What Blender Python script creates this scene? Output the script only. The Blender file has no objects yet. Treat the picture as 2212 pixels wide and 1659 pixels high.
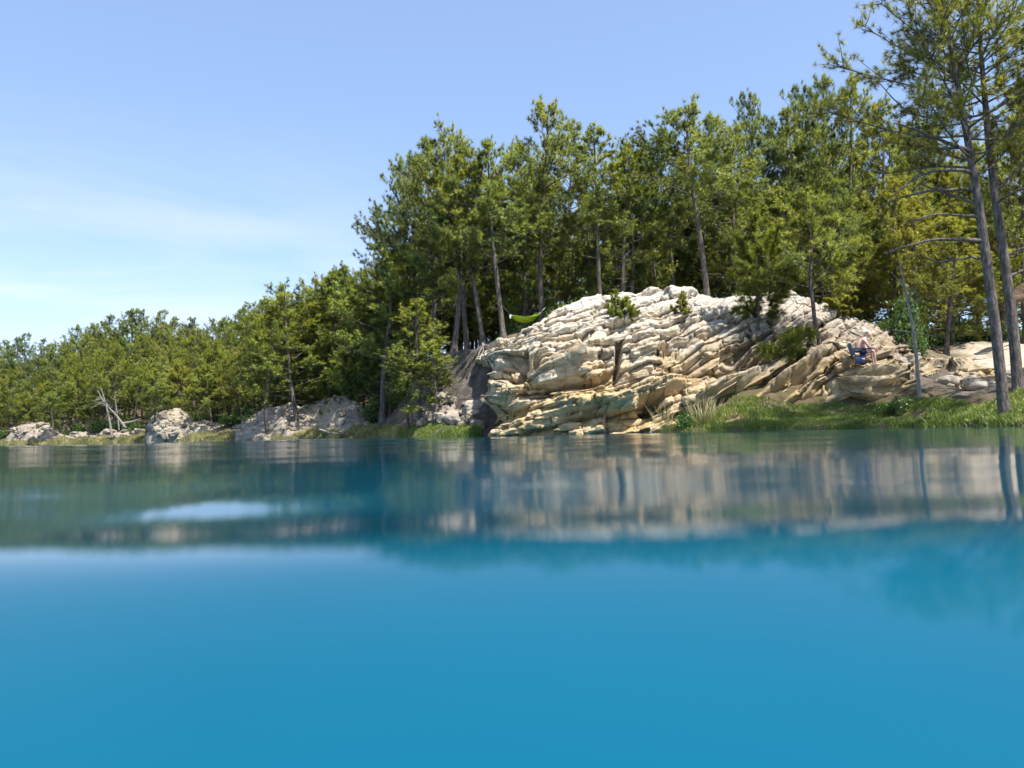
import bpy, math, random
import numpy as np
from mathutils import Matrix, Vector, Quaternion

# ------------------------------------------------------------------ camera, sky, sun, exposure
scene = bpy.context.scene
COL = scene.collection
R = math.radians
CAM_Z, PITCH, ROLL, FPX = 0.2, 3.5, 1.45, 1640.0     # FPX: focal length in pixels of a 2212 wide picture
cam_d = bpy.data.cameras.new('camera'); cam = bpy.data.objects.new('camera', cam_d); COL.objects.link(cam)
CM = Matrix.Translation((0, 0, CAM_Z)) @ Matrix.Rotation(R(90 + PITCH), 4, 'X') @ Matrix.Rotation(R(-ROLL), 4, 'Z')
cam.matrix_world = CM
cam_d.sensor_width = 36; cam_d.lens = 36 * FPX / 2212
cam_d.clip_start = 0.02; cam_d.clip_end = 3000
cam_d.dof.use_dof = True; cam_d.dof.focus_distance = 32; cam_d.dof.aperture_fstop = 0.75
scene.camera = cam

SUN_AZ, SUN_EL = 44, 60          # azimuth from behind the camera towards the right
sv = Vector((math.sin(R(SUN_AZ)) * math.cos(R(SUN_EL)), -math.cos(R(SUN_AZ)) * math.cos(R(SUN_EL)), math.sin(R(SUN_EL))))
sun_d = bpy.data.lights.new('sun', 'SUN'); sun = bpy.data.objects.new('sun', sun_d); COL.objects.link(sun)
sun.rotation_mode = 'QUATERNION'; sun.rotation_quaternion = sv.to_track_quat('Z', 'Y')
sun.location = (0, 0, 60)
sun_d.energy = 4.8; sun_d.angle = R(0.55); sun_d.color = (1.0, 0.96, 0.89)

world = bpy.data.worlds.new('World'); scene.world = world; world.use_nodes = True
wn = world.node_tree; wn.nodes.clear()
def N(t, kind, **kw):
    n = t.nodes.new(kind)
    for k, v in kw.items(): setattr(n, k, v)
    return n
sky = N(wn, 'ShaderNodeTexSky', sky_type='NISHITA', sun_disc=False)
sky.sun_elevation = R(SUN_EL); sky.sun_rotation = math.atan2(sv.x, sv.y)
sky.air_density = 1.0; sky.dust_density = 0.35; sky.ozone_density = 2.0; sky.altitude = 50
bg = N(wn, 'ShaderNodeBackground'); bg.inputs['Strength'].default_value = 0.15
wo = N(wn, 'ShaderNodeOutputWorld')
tc = N(wn, 'ShaderNodeTexCoord')
mp = N(wn, 'ShaderNodeMapping'); mp.inputs['Rotation'].default_value = (0, R(-14), R(20)); mp.inputs['Scale'].default_value = (1.1, 1.1, 5.5)
wn.links.new(tc.outputs['Generated'], mp.inputs['Vector'])
cn = N(wn, 'ShaderNodeTexNoise'); cn.inputs['Scale'].default_value = 2.1; cn.inputs['Detail'].default_value = 7; cn.inputs['Roughness'].default_value = 0.56; cn.inputs['Distortion'].default_value = 0.5
wn.links.new(mp.outputs['Vector'], cn.inputs['Vector'])
cr = N(wn, 'ShaderNodeMapRange'); cr.inputs['From Min'].default_value = 0.42; cr.inputs['From Max'].default_value = 0.66
wn.links.new(cn.outputs['Fac'], cr.inputs['Value'])
sx = N(wn, 'ShaderNodeSeparateXYZ'); wn.links.new(tc.outputs['Generated'], sx.inputs[0])
# thin cirrus gathers low in the sky towards the left (west) side
def wmath(op, a, b=None):
    n = N(wn, 'ShaderNodeMath', operation=op)
    for i, v in enumerate((a, b)):
        if v is None: continue
        if isinstance(v, (int, float)): n.inputs[i].default_value = v
        else: wn.links.new(v, n.inputs[i])
    return n.outputs[0]
lowx = N(wn, 'ShaderNodeMapRange', interpolation_type='SMOOTHSTEP'); lowx.inputs['From Min'].default_value = 0.15; lowx.inputs['From Max'].default_value = -0.75
wn.links.new(sx.outputs['X'], lowx.inputs['Value'])
lowz = N(wn, 'ShaderNodeMapRange', interpolation_type='SMOOTHSTEP'); lowz.inputs['From Min'].default_value = 0.40; lowz.inputs['From Max'].default_value = 0.08
wn.links.new(sx.outputs['Z'], lowz.inputs['Value'])
cl = wmath('MULTIPLY', wmath('MULTIPLY', lowx.outputs[0], lowz.outputs[0]), wmath('ADD', wmath('MULTIPLY', cr.outputs[0], 1.15), 0.14))
tint = N(wn, 'ShaderNodeMix', data_type='RGBA', blend_type='MULTIPLY'); tint.inputs[0].default_value = 1.0
tint.inputs[7].default_value = (1.0, 1.0, 1.03, 1)
wn.links.new(sky.outputs[0], tint.inputs[6])
cm = N(wn, 'ShaderNodeMix', data_type='RGBA'); wn.links.new(cl, cm.inputs[0])
veil = N(wn, 'ShaderNodeMix', data_type='RGBA'); veil.inputs[0].default_value = .40; veil.inputs[7].default_value = (1.75, 2.45, 4.0, 1)   # thin high veil over the whole sky
wn.links.new(tint.outputs[2], veil.inputs[6]); wn.links.new(veil.outputs[2], cm.inputs[6])
cm.inputs[7].default_value = (4.1, 4.2, 4.4, 1)
wn.links.new(cm.outputs[2], bg.inputs['Color']); wn.links.new(bg.outputs[0], wo.inputs[0])

vs = scene.view_settings
vs.view_transform = 'Standard'; vs.look = 'None'; vs.exposure = 0.8; vs.gamma = 1.0; vs.use_curve_mapping = False
cy = scene.cycles
cy.max_bounces = 6; cy.diffuse_bounces = 3; cy.glossy_bounces = 3; cy.transmission_bounces = 4; cy.transparent_max_bounces = 4
cy.use_denoising = True; cy.sample_clamp_indirect = 6; cy.caustics_reflective = False; cy.caustics_refractive = False

# ------------------------------------------------------------------ helpers
rng = np.random.default_rng(7)
rnd = random.Random(11)
CMi = CM.inverted()
def P(px, py, Y):
    d = CM.to_3x3() @ Vector(((px - 1106) / FPX, -(py - 829.5) / FPX, -1))
    return Vector((0, 0, CAM_Z)) + d * (Y / d.y)
CMn = np.array(CMi)
def proj(V):
    v = V @ CMn[:3, :3].T + CMn[:3, 3]
    return 1106 + FPX * v[..., 0] / -v[..., 2], 829.5 - FPX * v[..., 1] / -v[..., 2]
def gx(px, Y): return (px - 1106) / FPX * Y

_perm = np.concatenate([np.random.default_rng(3).permutation(256)] * 3).astype(np.int64)
_g = np.random.default_rng(5).normal(size=(256, 3)); _g /= np.linalg.norm(_g, axis=1)[:, None]
def perlin(p):
    i = np.floor(p).astype(np.int64); f = p - i; i &= 255
    u = f * f * f * (f * (f * 6 - 15) + 10)
    out = 0
    for dx in (0, 1):
        for dy in (0, 1):
            for dz in (0, 1):
                h = _perm[_perm[_perm[i[..., 0] + dx] + i[..., 1] + dy] + i[..., 2] + dz]
                g = _g[h]
                d = g[..., 0] * (f[..., 0] - dx) + g[..., 1] * (f[..., 1] - dy) + g[..., 2] * (f[..., 2] - dz)
                w = (u[..., 0] if dx else 1 - u[..., 0]) * (u[..., 1] if dy else 1 - u[..., 1]) * (u[..., 2] if dz else 1 - u[..., 2])
                out = out + d * w
    return out * 1.6
def fbm(p, o=4, rough=.5):
    p = np.asarray(p, float); a, s, out = 1.0, 1.0, 0.0
    for k in range(o):
        out = out + a * perlin(p * s + 17.3 * k); a *= rough; s *= 2.03
    return out
def hsh(*ks):
    h = np.zeros(np.shape(ks[0]), np.int64) + 7
    for k in ks: h = (h * 73856093 + (np.asarray(k).astype(np.int64) + 1013) * 19349663) & 0x7fffffff; h ^= h >> 13
    h = (h * 1274126177) & 0x7fffffff; h ^= h >> 15
    return (h % 65536) / 65535.0

def mesh_np(name, V, F, mat=None, smooth=False, attrs=None, leafn=None):
    """V (n,3); F a list of index arrays (m,3) or (m,4)."""
    if not isinstance(F, (list, tuple)): F = [F]
    F = [np.asarray(f) for f in F if len(f)]
    me = bpy.data.meshes.new(name)
    V = np.asarray(V, np.float32)
    me.vertices.add(len(V)); me.vertices.foreach_set('co', V.ravel())
    tot = np.concatenate([np.full(len(f), f.shape[1]) for f in F]); li = np.concatenate([f.ravel() for f in F])
    me.loops.add(len(li)); me.loops.foreach_set('vertex_index', li.astype(np.int32))
    me.polygons.add(len(tot)); me.polygons.foreach_set('loop_start', np.concatenate([[0], np.cumsum(tot)[:-1]]).astype(np.int32))
    me.polygons.foreach_set('loop_total', tot.astype(np.int32))
    if smooth: me.polygons.foreach_set('use_smooth', np.ones(len(tot), bool))
    me.update(calc_edges=True)
    for k, a in (attrs or {}).items():
        at = me.attributes.new(k, 'FLOAT', 'POINT'); at.data.foreach_set('value', np.asarray(a, np.float32))
    if leafn is not None:
        at = me.attributes.new('leaf_normal', 'FLOAT_VECTOR', 'POINT'); at.data.foreach_set('vector', np.asarray(leafn, np.float32).ravel())
    if mat: me.materials.append(mat)
    return me
def link(name, me, parent=None, loc=None):
    o = bpy.data.objects.new(name, me); COL.objects.link(o)
    if parent: o.parent = parent
    if loc is not None: o.location = loc
    return o
def tag(o, label=None, cat=None, group=None, kind=None):
    for k, v in (('label', label), ('category', cat), ('group', group), ('kind', kind)):
        if v: o[k] = v
    return o
def empty(name, loc=(0, 0, 0)):
    o = bpy.data.objects.new(name, None); COL.objects.link(o); o.location = loc; o.empty_display_size = .3
    return o
def tube(pts, rad, n=7, caps=True):
    pts = np.asarray(pts, float); m = len(pts); rad = np.broadcast_to(np.asarray(rad, float), (m,))
    t = np.gradient(pts, axis=0); t /= np.linalg.norm(t, axis=1)[:, None] + 1e-9
    ref = np.array([0, 0, 1.0]) if abs(t[0, 2]) < .8 else np.array([1.0, 0, 0])
    a = np.cross(t, ref); a /= np.linalg.norm(a, axis=1)[:, None] + 1e-9; b = np.cross(t, a)
    th = np.linspace(0, 2 * np.pi, n, endpoint=False)
    V = (pts[:, None] + rad[:, None, None] * (np.cos(th)[None, :, None] * a[:, None] + np.sin(th)[None, :, None] * b[:, None])).reshape(-1, 3)
    i, j = np.meshgrid(np.arange(m - 1), np.arange(n), indexing='ij'); j2 = (j + 1) % n
    F = np.stack([i * n + j, i * n + j2, (i + 1) * n + j2, (i + 1) * n + j], -1).reshape(-1, 4)
    if caps:
        V = np.vstack([V, pts[0], pts[-1]]); k = np.arange(n); k2 = (k + 1) % n
        T = np.vstack([np.stack([np.full(n, m * n), k2, k], -1), np.stack([np.full(n, m * n + 1), (m - 1) * n + k, (m - 1) * n + k2], -1)])
    else: T = np.zeros((0, 3), int)
    return V, F, T
class MB:
    def __init__(s): s.V, s.Q, s.T, s.n = [], [], [], 0
    def add(s, V, F, T=None):
        s.V.append(np.asarray(V, float))
        if F is not None and len(F): s.Q.append(np.asarray(F) + s.n)
        if T is not None and len(T): s.T.append(np.asarray(T) + s.n)
        s.n += len(V); return s
    def tube(s, pts, rad, n=7): return s.add(*tube(pts, rad, n))
    def mesh(s, name, mat, smooth=True, attrs=None):
        F = []
        if s.Q: F.append(np.vstack(s.Q))
        if s.T: F.append(np.vstack(s.T))
        return mesh_np(name, np.vstack(s.V), F, mat, smooth, attrs)

# ------------------------------------------------------------------ materials
def new_mat(name):
    m = bpy.data.materials.new(name); m.use_nodes = True; t = m.node_tree
    return m, t, t.nodes['Principled BSDF']
def noise(t, scale, detail=5, rough=.55, vec=None, dist=0):
    n = N(t, 'ShaderNodeTexNoise'); n.inputs['Scale'].default_value = scale; n.inputs['Detail'].default_value = detail
    n.inputs['Roughness'].default_value = rough; n.inputs['Distortion'].default_value = dist
    if vec is not None: t.links.new(vec, n.inputs['Vector'])
    return n.outputs['Fac']
def ramp(t, fac, stops):
    r = N(t, 'ShaderNodeValToRGB'); e = r.color_ramp.elements
    while len(e) < len(stops): e.new(0.5)
    for el, (p, c) in zip(e, stops): el.position = p; el.color = (*c, 1)
    t.links.new(fac, r.inputs[0]); return r.outputs[0]
def mix(t, fac, a, b, blend='MIX'):
    m = N(t, 'ShaderNodeMix', data_type='RGBA', blend_type=blend)
    for i, v in ((0, fac), (6, a), (7, b)):
        if isinstance(v, (int, float)): m.inputs[i].default_value = v
        elif isinstance(v, tuple): m.inputs[i].default_value = (*v, 1)
        else: t.links.new(v, m.inputs[i])
    return m.outputs[2]
def rng_map(t, v, a, b, c=0., d=1.):
    m = N(t, 'ShaderNodeMapRange'); t.links.new(v, m.inputs[0])
    for i, x in zip((1, 2, 3, 4), (a, b, c, d)): m.inputs[i].default_value = x
    return m.outputs[0]
def attr(t, name): 
    a = N(t, 'ShaderNodeAttribute', attribute_name=name); return a.outputs['Fac']
def wpos(t): return N(t, 'ShaderNodeNewGeometry').outputs['Position']
def bump(t, bsdf, h, strength=.5, dist=.05):
    b = N(t, 'ShaderNodeBump'); b.inputs['Strength'].default_value = strength; b.inputs['Distance'].default_value = dist
    t.links.new(h, b.inputs['Height']); t.links.new(b.outputs[0], bsdf.inputs['Normal'])
def mapped(t, vec, scale, rot=(0, 0, 0)):
    m = N(t, 'ShaderNodeMapping'); m.inputs['Scale'].default_value = scale; m.inputs['Rotation'].default_value = rot
    t.links.new(vec, m.inputs[0]); return m.outputs[0]

def rock_mat(name, cols, ochre=.5, gray=.4, low=0.):
    m, t, b = new_mat(name); p = wpos(t)
    st = mapped(t, p, (.5, .5, 3.2), (0, R(14), 0))
    c = ramp(t, noise(t, 1.3, 8, .62, st), [(.28, cols[0]), (.5, cols[1]), (.72, cols[2])])
    c = mix(t, rng_map(t, noise(t, .55, 6, .6, mapped(t, p, (1, 1, 1.6))), .52, .72, 0, ochre), c, (.50, .31, .11))
    c = mix(t, rng_map(t, noise(t, 3.5, 6, .65, st), .55, .68, 0, ochre), c, (.40, .20, .05))
    zz = N(t, 'ShaderNodeSeparateXYZ'); t.links.new(p, zz.inputs[0])
    lowbed = N(t, 'ShaderNodeMath', operation='MULTIPLY'); t.links.new(rng_map(t, zz.outputs[2], 3.4, 1.2, 0, 1), lowbed.inputs[0]); t.links.new(rng_map(t, noise(t, .9, 6, .6, st), .3, .65, low * .1, low), lowbed.inputs[1])
    if low:                                                        # tree shade painted into the tilted far-end beds as a grey-brown tone
        far_end_shade = N(t, 'ShaderNodeMath', operation='MULTIPLY'); t.links.new(rng_map(t, zz.outputs[0], 5.5, 9.5, 0, 1), far_end_shade.inputs[0]); t.links.new(rng_map(t, noise(t, .8, 6, .65, st), .3, .62, .15, .75), far_end_shade.inputs[1])
        c = mix(t, far_end_shade.outputs[0], c, (.25, .20, .145))
    c = mix(t, lowbed.outputs[0], c, (.60, .43, .19))          # the lower beds are yellower
    c = mix(t, rng_map(t, noise(t, 1.1, 7, .65, p), .55, .7, 0, gray), c, (.22, .20, .18))
    c = mix(t, rng_map(t, noise(t, 9, 5, .7, p), .3, .7, .0, .35), c, (.30, .25, .18), 'MULTIPLY')
    if low: c = mix(t, rng_map(t, zz.outputs[2], 3.2, 5.6, 0, .38), c, (.76, .74, .69))                 # the upper beds are bleached
    c = mix(t, rng_map(t, noise(t, 7.5, 8, .72, st), .52, .68, 0, .62), c, (.34, .26, .17), 'MULTIPLY')    # pits and dirt
    c = mix(t, rng_map(t, noise(t, 2.4, 8, .7, p), .60, .70, 0, .7 * ochre), c, (.26, .14, .05))           # iron stain
    t.links.new(c, b.inputs['Base Color']); b.inputs['Roughness'].default_value = .92; b.inputs['Specular IOR Level'].default_value = .15
    bump(t, b, noise(t, 14, 6, .7, mapped(t, p, (1, 1, 2.2))), .7, .06)
    return m
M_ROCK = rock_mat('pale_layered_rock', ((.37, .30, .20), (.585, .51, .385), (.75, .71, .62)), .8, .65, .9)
M_CLAY = rock_mat('grey_pink_clay_rock', ((.245, .205, .165), (.39, .335, .27), (.56, .505, .41)), .25, .6)
M_STONE = rock_mat('loose_pale_stone', ((.28, .24, .18), (.42, .37, .29), (.58, .53, .43)), .3, .6)

def leaf_mat(name, dark, mid, light, trans=.35, puff=False):
    m, t, b = new_mat(name); t.nodes.remove(b)
    oi = N(t, 'ShaderNodeObjectInfo')
    c = ramp(t, attr(t, 'tint'), [(0, dark), (.5, mid), (1, light)])
    c = mix(t, rng_map(t, oi.outputs['Random'], 0, 1, 0, .6), c, (.52, .74, .66), 'MULTIPLY')
    d = N(t, 'ShaderNodeBsdfDiffuse'); tr = N(t, 'ShaderNodeBsdfTranslucent'); mx = N(t, 'ShaderNodeAddShader')
    t.links.new(c, d.inputs[0]); t.links.new(mix(t, 1.0, c, (1.9 * trans, 1.75 * trans, .7 * trans), 'MULTIPLY'), tr.inputs[0])
    if puff:       # needles shade by the side of the tuft they stand on
        an = N(t, 'ShaderNodeAttribute', attribute_name='leaf_normal'); vt = N(t, 'ShaderNodeVectorTransform', vector_type='NORMAL', convert_from='OBJECT', convert_to='WORLD')
        t.links.new(an.outputs['Vector'], vt.inputs[0])
        for sh in (d, tr): t.links.new(vt.outputs[0], sh.inputs['Normal'])
    gl = N(t, 'ShaderNodeBsdfGlossy'); gl.inputs['Roughness'].default_value = .45; gl.inputs[0].default_value = (.8, .85, .8, 1)
    m2 = N(t, 'ShaderNodeMixShader'); m2.inputs[0].default_value = .045
    t.links.new(d.outputs[0], mx.inputs[0]); t.links.new(tr.outputs[0], mx.inputs[1])
    t.links.new(mx.outputs[0], m2.inputs[1]); t.links.new(gl.outputs[0], m2.inputs[2])
    t.links.new(m2.outputs[0], t.nodes['Material Output'].inputs[0])
    return m
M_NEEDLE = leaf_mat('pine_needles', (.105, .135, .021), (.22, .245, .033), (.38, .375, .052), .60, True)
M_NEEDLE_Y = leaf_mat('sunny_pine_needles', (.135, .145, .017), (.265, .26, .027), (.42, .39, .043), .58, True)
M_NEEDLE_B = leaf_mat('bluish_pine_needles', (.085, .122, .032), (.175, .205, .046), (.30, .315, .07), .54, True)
M_LEAF = leaf_mat('broad_leaves', (.03, .06, .012), (.065, .115, .02), (.13, .18, .034))
M_GRASS = leaf_mat('lush_grass_blades', (.085, .115, .02), (.18, .21, .036), (.36, .33, .11))
M_DRY = leaf_mat('dry_grass_blades', (.12, .12, .04), (.26, .23, .10), (.42, .36, .19))

def bark_mat(name, a, b2, c3):
    m, t, b = new_mat(name); tcn = N(t, 'ShaderNodeTexCoord').outputs['Object']
    v = mapped(t, tcn, (1, 1, .28))
    c = ramp(t, noise(t, 16, 6, .65, v), [(.3, a), (.5, b2), (.7, c3)])
    t.links.new(c, b.inputs['Base Color']); b.inputs['Roughness'].default_value = .95; b.inputs['Specular IOR Level'].default_value = .1
    bump(t, b, noise(t, 22, 5, .6, v), 1.0, .04)
    return m
M_BARK = bark_mat('pine_bark', (.05, .041, .035), (.13, .108, .092), (.26, .225, .20))
M_DEAD = bark_mat('weathered_dead_wood', (.16, .14, .12), (.28, .25, .22), (.42, .38, .33))
M_BROWN = bark_mat('brown_dead_log', (.06, .04, .028), (.13, .09, .06), (.21, .15, .10))
def flat_mat(name, col, rough=.6, var=.25, scale=30):
    m, t, b = new_mat(name)
    o = N(t, 'ShaderNodeTexCoord').outputs['Object']
    c = mix(t, rng_map(t, noise(t, scale, 4, .6, o), .35, .65, 0, 1), tuple(x * (1 - var) for x in col), tuple(min(1, x * (1 + var)) for x in col))
    t.links.new(c, b.inputs['Base Color']); b.inputs['Roughness'].default_value = rough
    return m

def ground_mat():
    m, t, b = new_mat('forest_floor'); p = wpos(t)
    c = ramp(t, noise(t, .9, 8, .65, p), [(.3, (.075, .055, .035)), (.5, (.15, .11, .07)), (.7, (.25, .20, .13))])
    c = mix(t, rng_map(t, noise(t, .5, 5, .6, p), .5, .68, 0, .8), c, (.09, .11, .03))
    soil = ramp(t, noise(t, 1.6, 9, .7, mapped(t, p, (1, 1, 1.5))), [(.3, (.05, .042, .036)), (.5, (.115, .098, .085)), (.66, (.20, .17, .145)), (.78, (.38, .34, .29))])
    sand = ramp(t, noise(t, 2.5, 8, .6, p), [(.3, (.42, .33, .23)), (.6, (.60, .50, .38))])
    c = mix(t, attr(t, 'soil'), c, soil); c = mix(t, attr(t, 'sand'), c, sand)
    t.links.new(c, b.inputs['Base Color']); b.inputs['Roughness'].default_value = .95; b.inputs['Specular IOR Level'].default_value = .1
    bump(t, b, noise(t, 5, 8, .7, p), .9, .15)
    return m
M_GROUND = ground_mat()

def water_mat():
    m, t, b = new_mat('turquoise_quarry_water'); p = wpos(t)
    c = mix(t, rng_map(t, noise(t, .8, 3, .5, p), .3, .7), (.001, .088, .146), (.002, .099, .160))
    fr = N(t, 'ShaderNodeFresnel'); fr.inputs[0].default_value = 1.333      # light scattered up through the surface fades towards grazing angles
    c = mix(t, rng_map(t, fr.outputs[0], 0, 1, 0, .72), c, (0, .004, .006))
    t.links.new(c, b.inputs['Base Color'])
    b.inputs['IOR'].default_value = 1.333; b.inputs['Roughness'].default_value = .062; b.inputs['Specular IOR Level'].default_value = .5
    n1 = noise(t, 3.2, 4, .55, mapped(t, p, (1.0, 2.4, 1)), .4)
    n2 = noise(t, 14, 3, .5, mapped(t, p, (1.2, 1.0, 1)))
    ad = N(t, 'ShaderNodeMath', operation='MULTIPLY_ADD'); t.links.new(n2, ad.inputs[0]); ad.inputs[1].default_value = .05; t.links.new(n1, ad.inputs[2])
    bump(t, b, ad.outputs[0], .10, .010)
    return m
M_WATER = water_mat()

# ------------------------------------------------------------------ ground
GT = {  # along each bearing: seven (distance, height) points
    -1400: [(82, -.6), (84, .2), (92, 1.2), (105, 3), (130, 6), (180, 8), (400, 9)],
    0:     [(61.5, -.6), (62.6, .2), (68, .7), (82, 2.2), (105, 5.5), (150, 8), (400, 9)],
    330:   [(51.2, -.6), (52.2, .2), (56, .8), (68, 2.0), (98, 6), (150, 8), (400, 9)],
    510:   [(45.6, -.6), (46.6, .2), (50, .8), (63, 2.2), (92, 6.5), (150, 8), (400, 9)],
    800:   [(39.6, -.6), (40.6, .2), (44, .7), (52, 1.8), (64, 4.5), (100, 7.5), (400, 9)],
    890:   [(33.2, -.6), (34.0, .2), (36, .9), (39, 1.9), (43, 3.4), (54, 4.6), (400, 8)],
    950:   [(31.2, -.6), (32.0, .2), (34, 1.1), (36, 2.9), (37, 4.0), (48, 4.7), (400, 8)],
    1020:  [(29.2, -.6), (30.2, .15), (32.5, .9), (34.5, 2.4), (35.6, 4.1), (48, 4.8), (400, 8)],
    1055:  [(28.2, -.8), (31.0, .15), (33.0, 1.6), (34.4, 3.6), (35.6, 4.3), (48, 4.9), (400, 8)],
    1150:  [(28.0, -.8), (31.0, .3), (32.5, 2.0), (34.0, 4.2), (35.5, 4.85), (48, 5.2), (400, 7)],
    1300:  [(27.8, -.8), (30.5, .3), (32.5, 2.4), (34.3, 5.0), (36.0, 5.75), (48, 5.4), (400, 5)],
    1400:  [(26.4, -.7), (27.3, .05), (30.5, .6), (34.0, 5.2), (36.0, 6.0), (48, 5.4), (400, 5)],
    1470:  [(25.5, -.6), (26.1, .10), (27.2, .34), (33.4, 5.0), (36.0, 6.0), (48, 5.4), (400, 5)],
    1700:  [(23.7, -.6), (24.3, .10), (25.6, .26), (32.0, 4.2), (35.6, 5.6), (48, 5.4), (400, 5)],
    1900:  [(22.5, -.6), (23.1, .10), (24.4, .26), (29.5, 2.9), (33.5, 4.1), (48, 4.8), (400, 5)],
    2080:  [(19.4, -.6), (20.0, .10), (21.6, .28), (26.4, 1.55), (29.0, 2.25), (36.5, 3.75), (400, 6)],
    2212:  [(16.4, -.6), (17.0, .12), (18.6, .42), (23.0, 1.15), (28.5, 2.2), (36.5, 3.75), (400, 6)],
    3600:  [(8, -.6), (8.6, .15), (10, .6), (16, 1.1), (24, 2.2), (40, 3.5), (400, 6)],
}
GK = sorted(GT); GA = np.array([GT[k] for k in GK], float)
def g_cols(px):
    px = np.clip(px, GK[0], GK[-1])
    return np.stack([np.stack([np.interp(px, GK, GA[:, i, c]) for c in (0, 1)], -1) for i in range(7)], -2)
def gz_noise(X, Y):
    p = np.stack([X, Y, np.zeros_like(X)], -1)
    return fbm(p * .33, 4) * .28 + fbm(p * 1.4 + 9, 3) * .09
def gz(X, Y):
    X = np.atleast_1d(np.asarray(X, float)); Y = np.atleast_1d(np.asarray(Y, float))
    C = g_cols(1106 + FPX * X / Y); z = np.zeros_like(X)
    for k in range(len(X)): z[k] = np.interp(Y[k], C[k, :, 0], C[k, :, 1])
    fade = np.clip((z - .05) / .5, 0, 1)
    return z + gz_noise(X, Y) * fade
def gz1(x, y): return float(gz([x], [y])[0])
def build_ground():
    pxs = np.concatenate([np.linspace(-1400, -60, 40), np.linspace(-50, 860, 190), np.linspace(864, 1060, 90), np.linspace(1066, 2260, 230), np.linspace(2280, 3600, 40)])
    C = g_cols(pxs); rows = []
    seg = [12, 26, 46, 46, 34, 26, 30]
    tt = np.concatenate([i + np.linspace(0, 1, n, endpoint=False) for i, n in zip(range(6), seg[:6])] + [[6.0]])
    Y = np.stack([np.interp(tt, range(7), c[:, 0]) for c in C]); Z = np.stack([np.interp(tt, range(7), c[:, 1]) for c in C])
    X = (pxs[:, None] - 1106) / FPX * Y
    fade = np.clip((Z - .05) / .5, 0, 1)
    Zn = Z + gz_noise(X, Y) * fade
    n, m = X.shape; V = np.stack([X, Y, Zn], -1).reshape(-1, 3)
    i, j = np.meshgrid(np.arange(n - 1), np.arange(m - 1), indexing='ij')
    F = np.stack([i * m + j, (i + 1) * m + j, (i + 1) * m + j + 1, i * m + j + 1], -1).reshape(-1, 4)
    pp = np.broadcast_to(pxs[:, None], X.shape)
    nz = fbm(np.stack([X, Y, Y * 0], -1) * .5, 3) * .5
    sand = np.clip((pp - 2050) / 60 + nz, 0, 1) * np.clip((Y - 25.5) / 1.5, 0, 1) * np.clip((37.5 - Y) / 2 + nz, 0, 1)
    soil = np.clip((pp - 800) / 60 + nz, 0, 1) * np.clip((1075 - pp) / 10, 0, 1) * np.clip((38 - Y) / 1.5 + nz, 0, 1)
    soil = np.maximum(soil, np.clip(1.2 - np.abs(tt[None] - 1.8) + nz, 0, 1) * (pp < 860))
    soil = np.maximum(soil, np.clip(.8 - np.abs(tt[None] - 2.9) + nz, 0, 1) * (pp > 1850))
    me = mesh_np('ground', V, F, M_GROUND, True, {'sand': sand.ravel(), 'soil': soil.ravel()})
    tag(link('ground', me), kind='structure')
build_ground()

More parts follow.
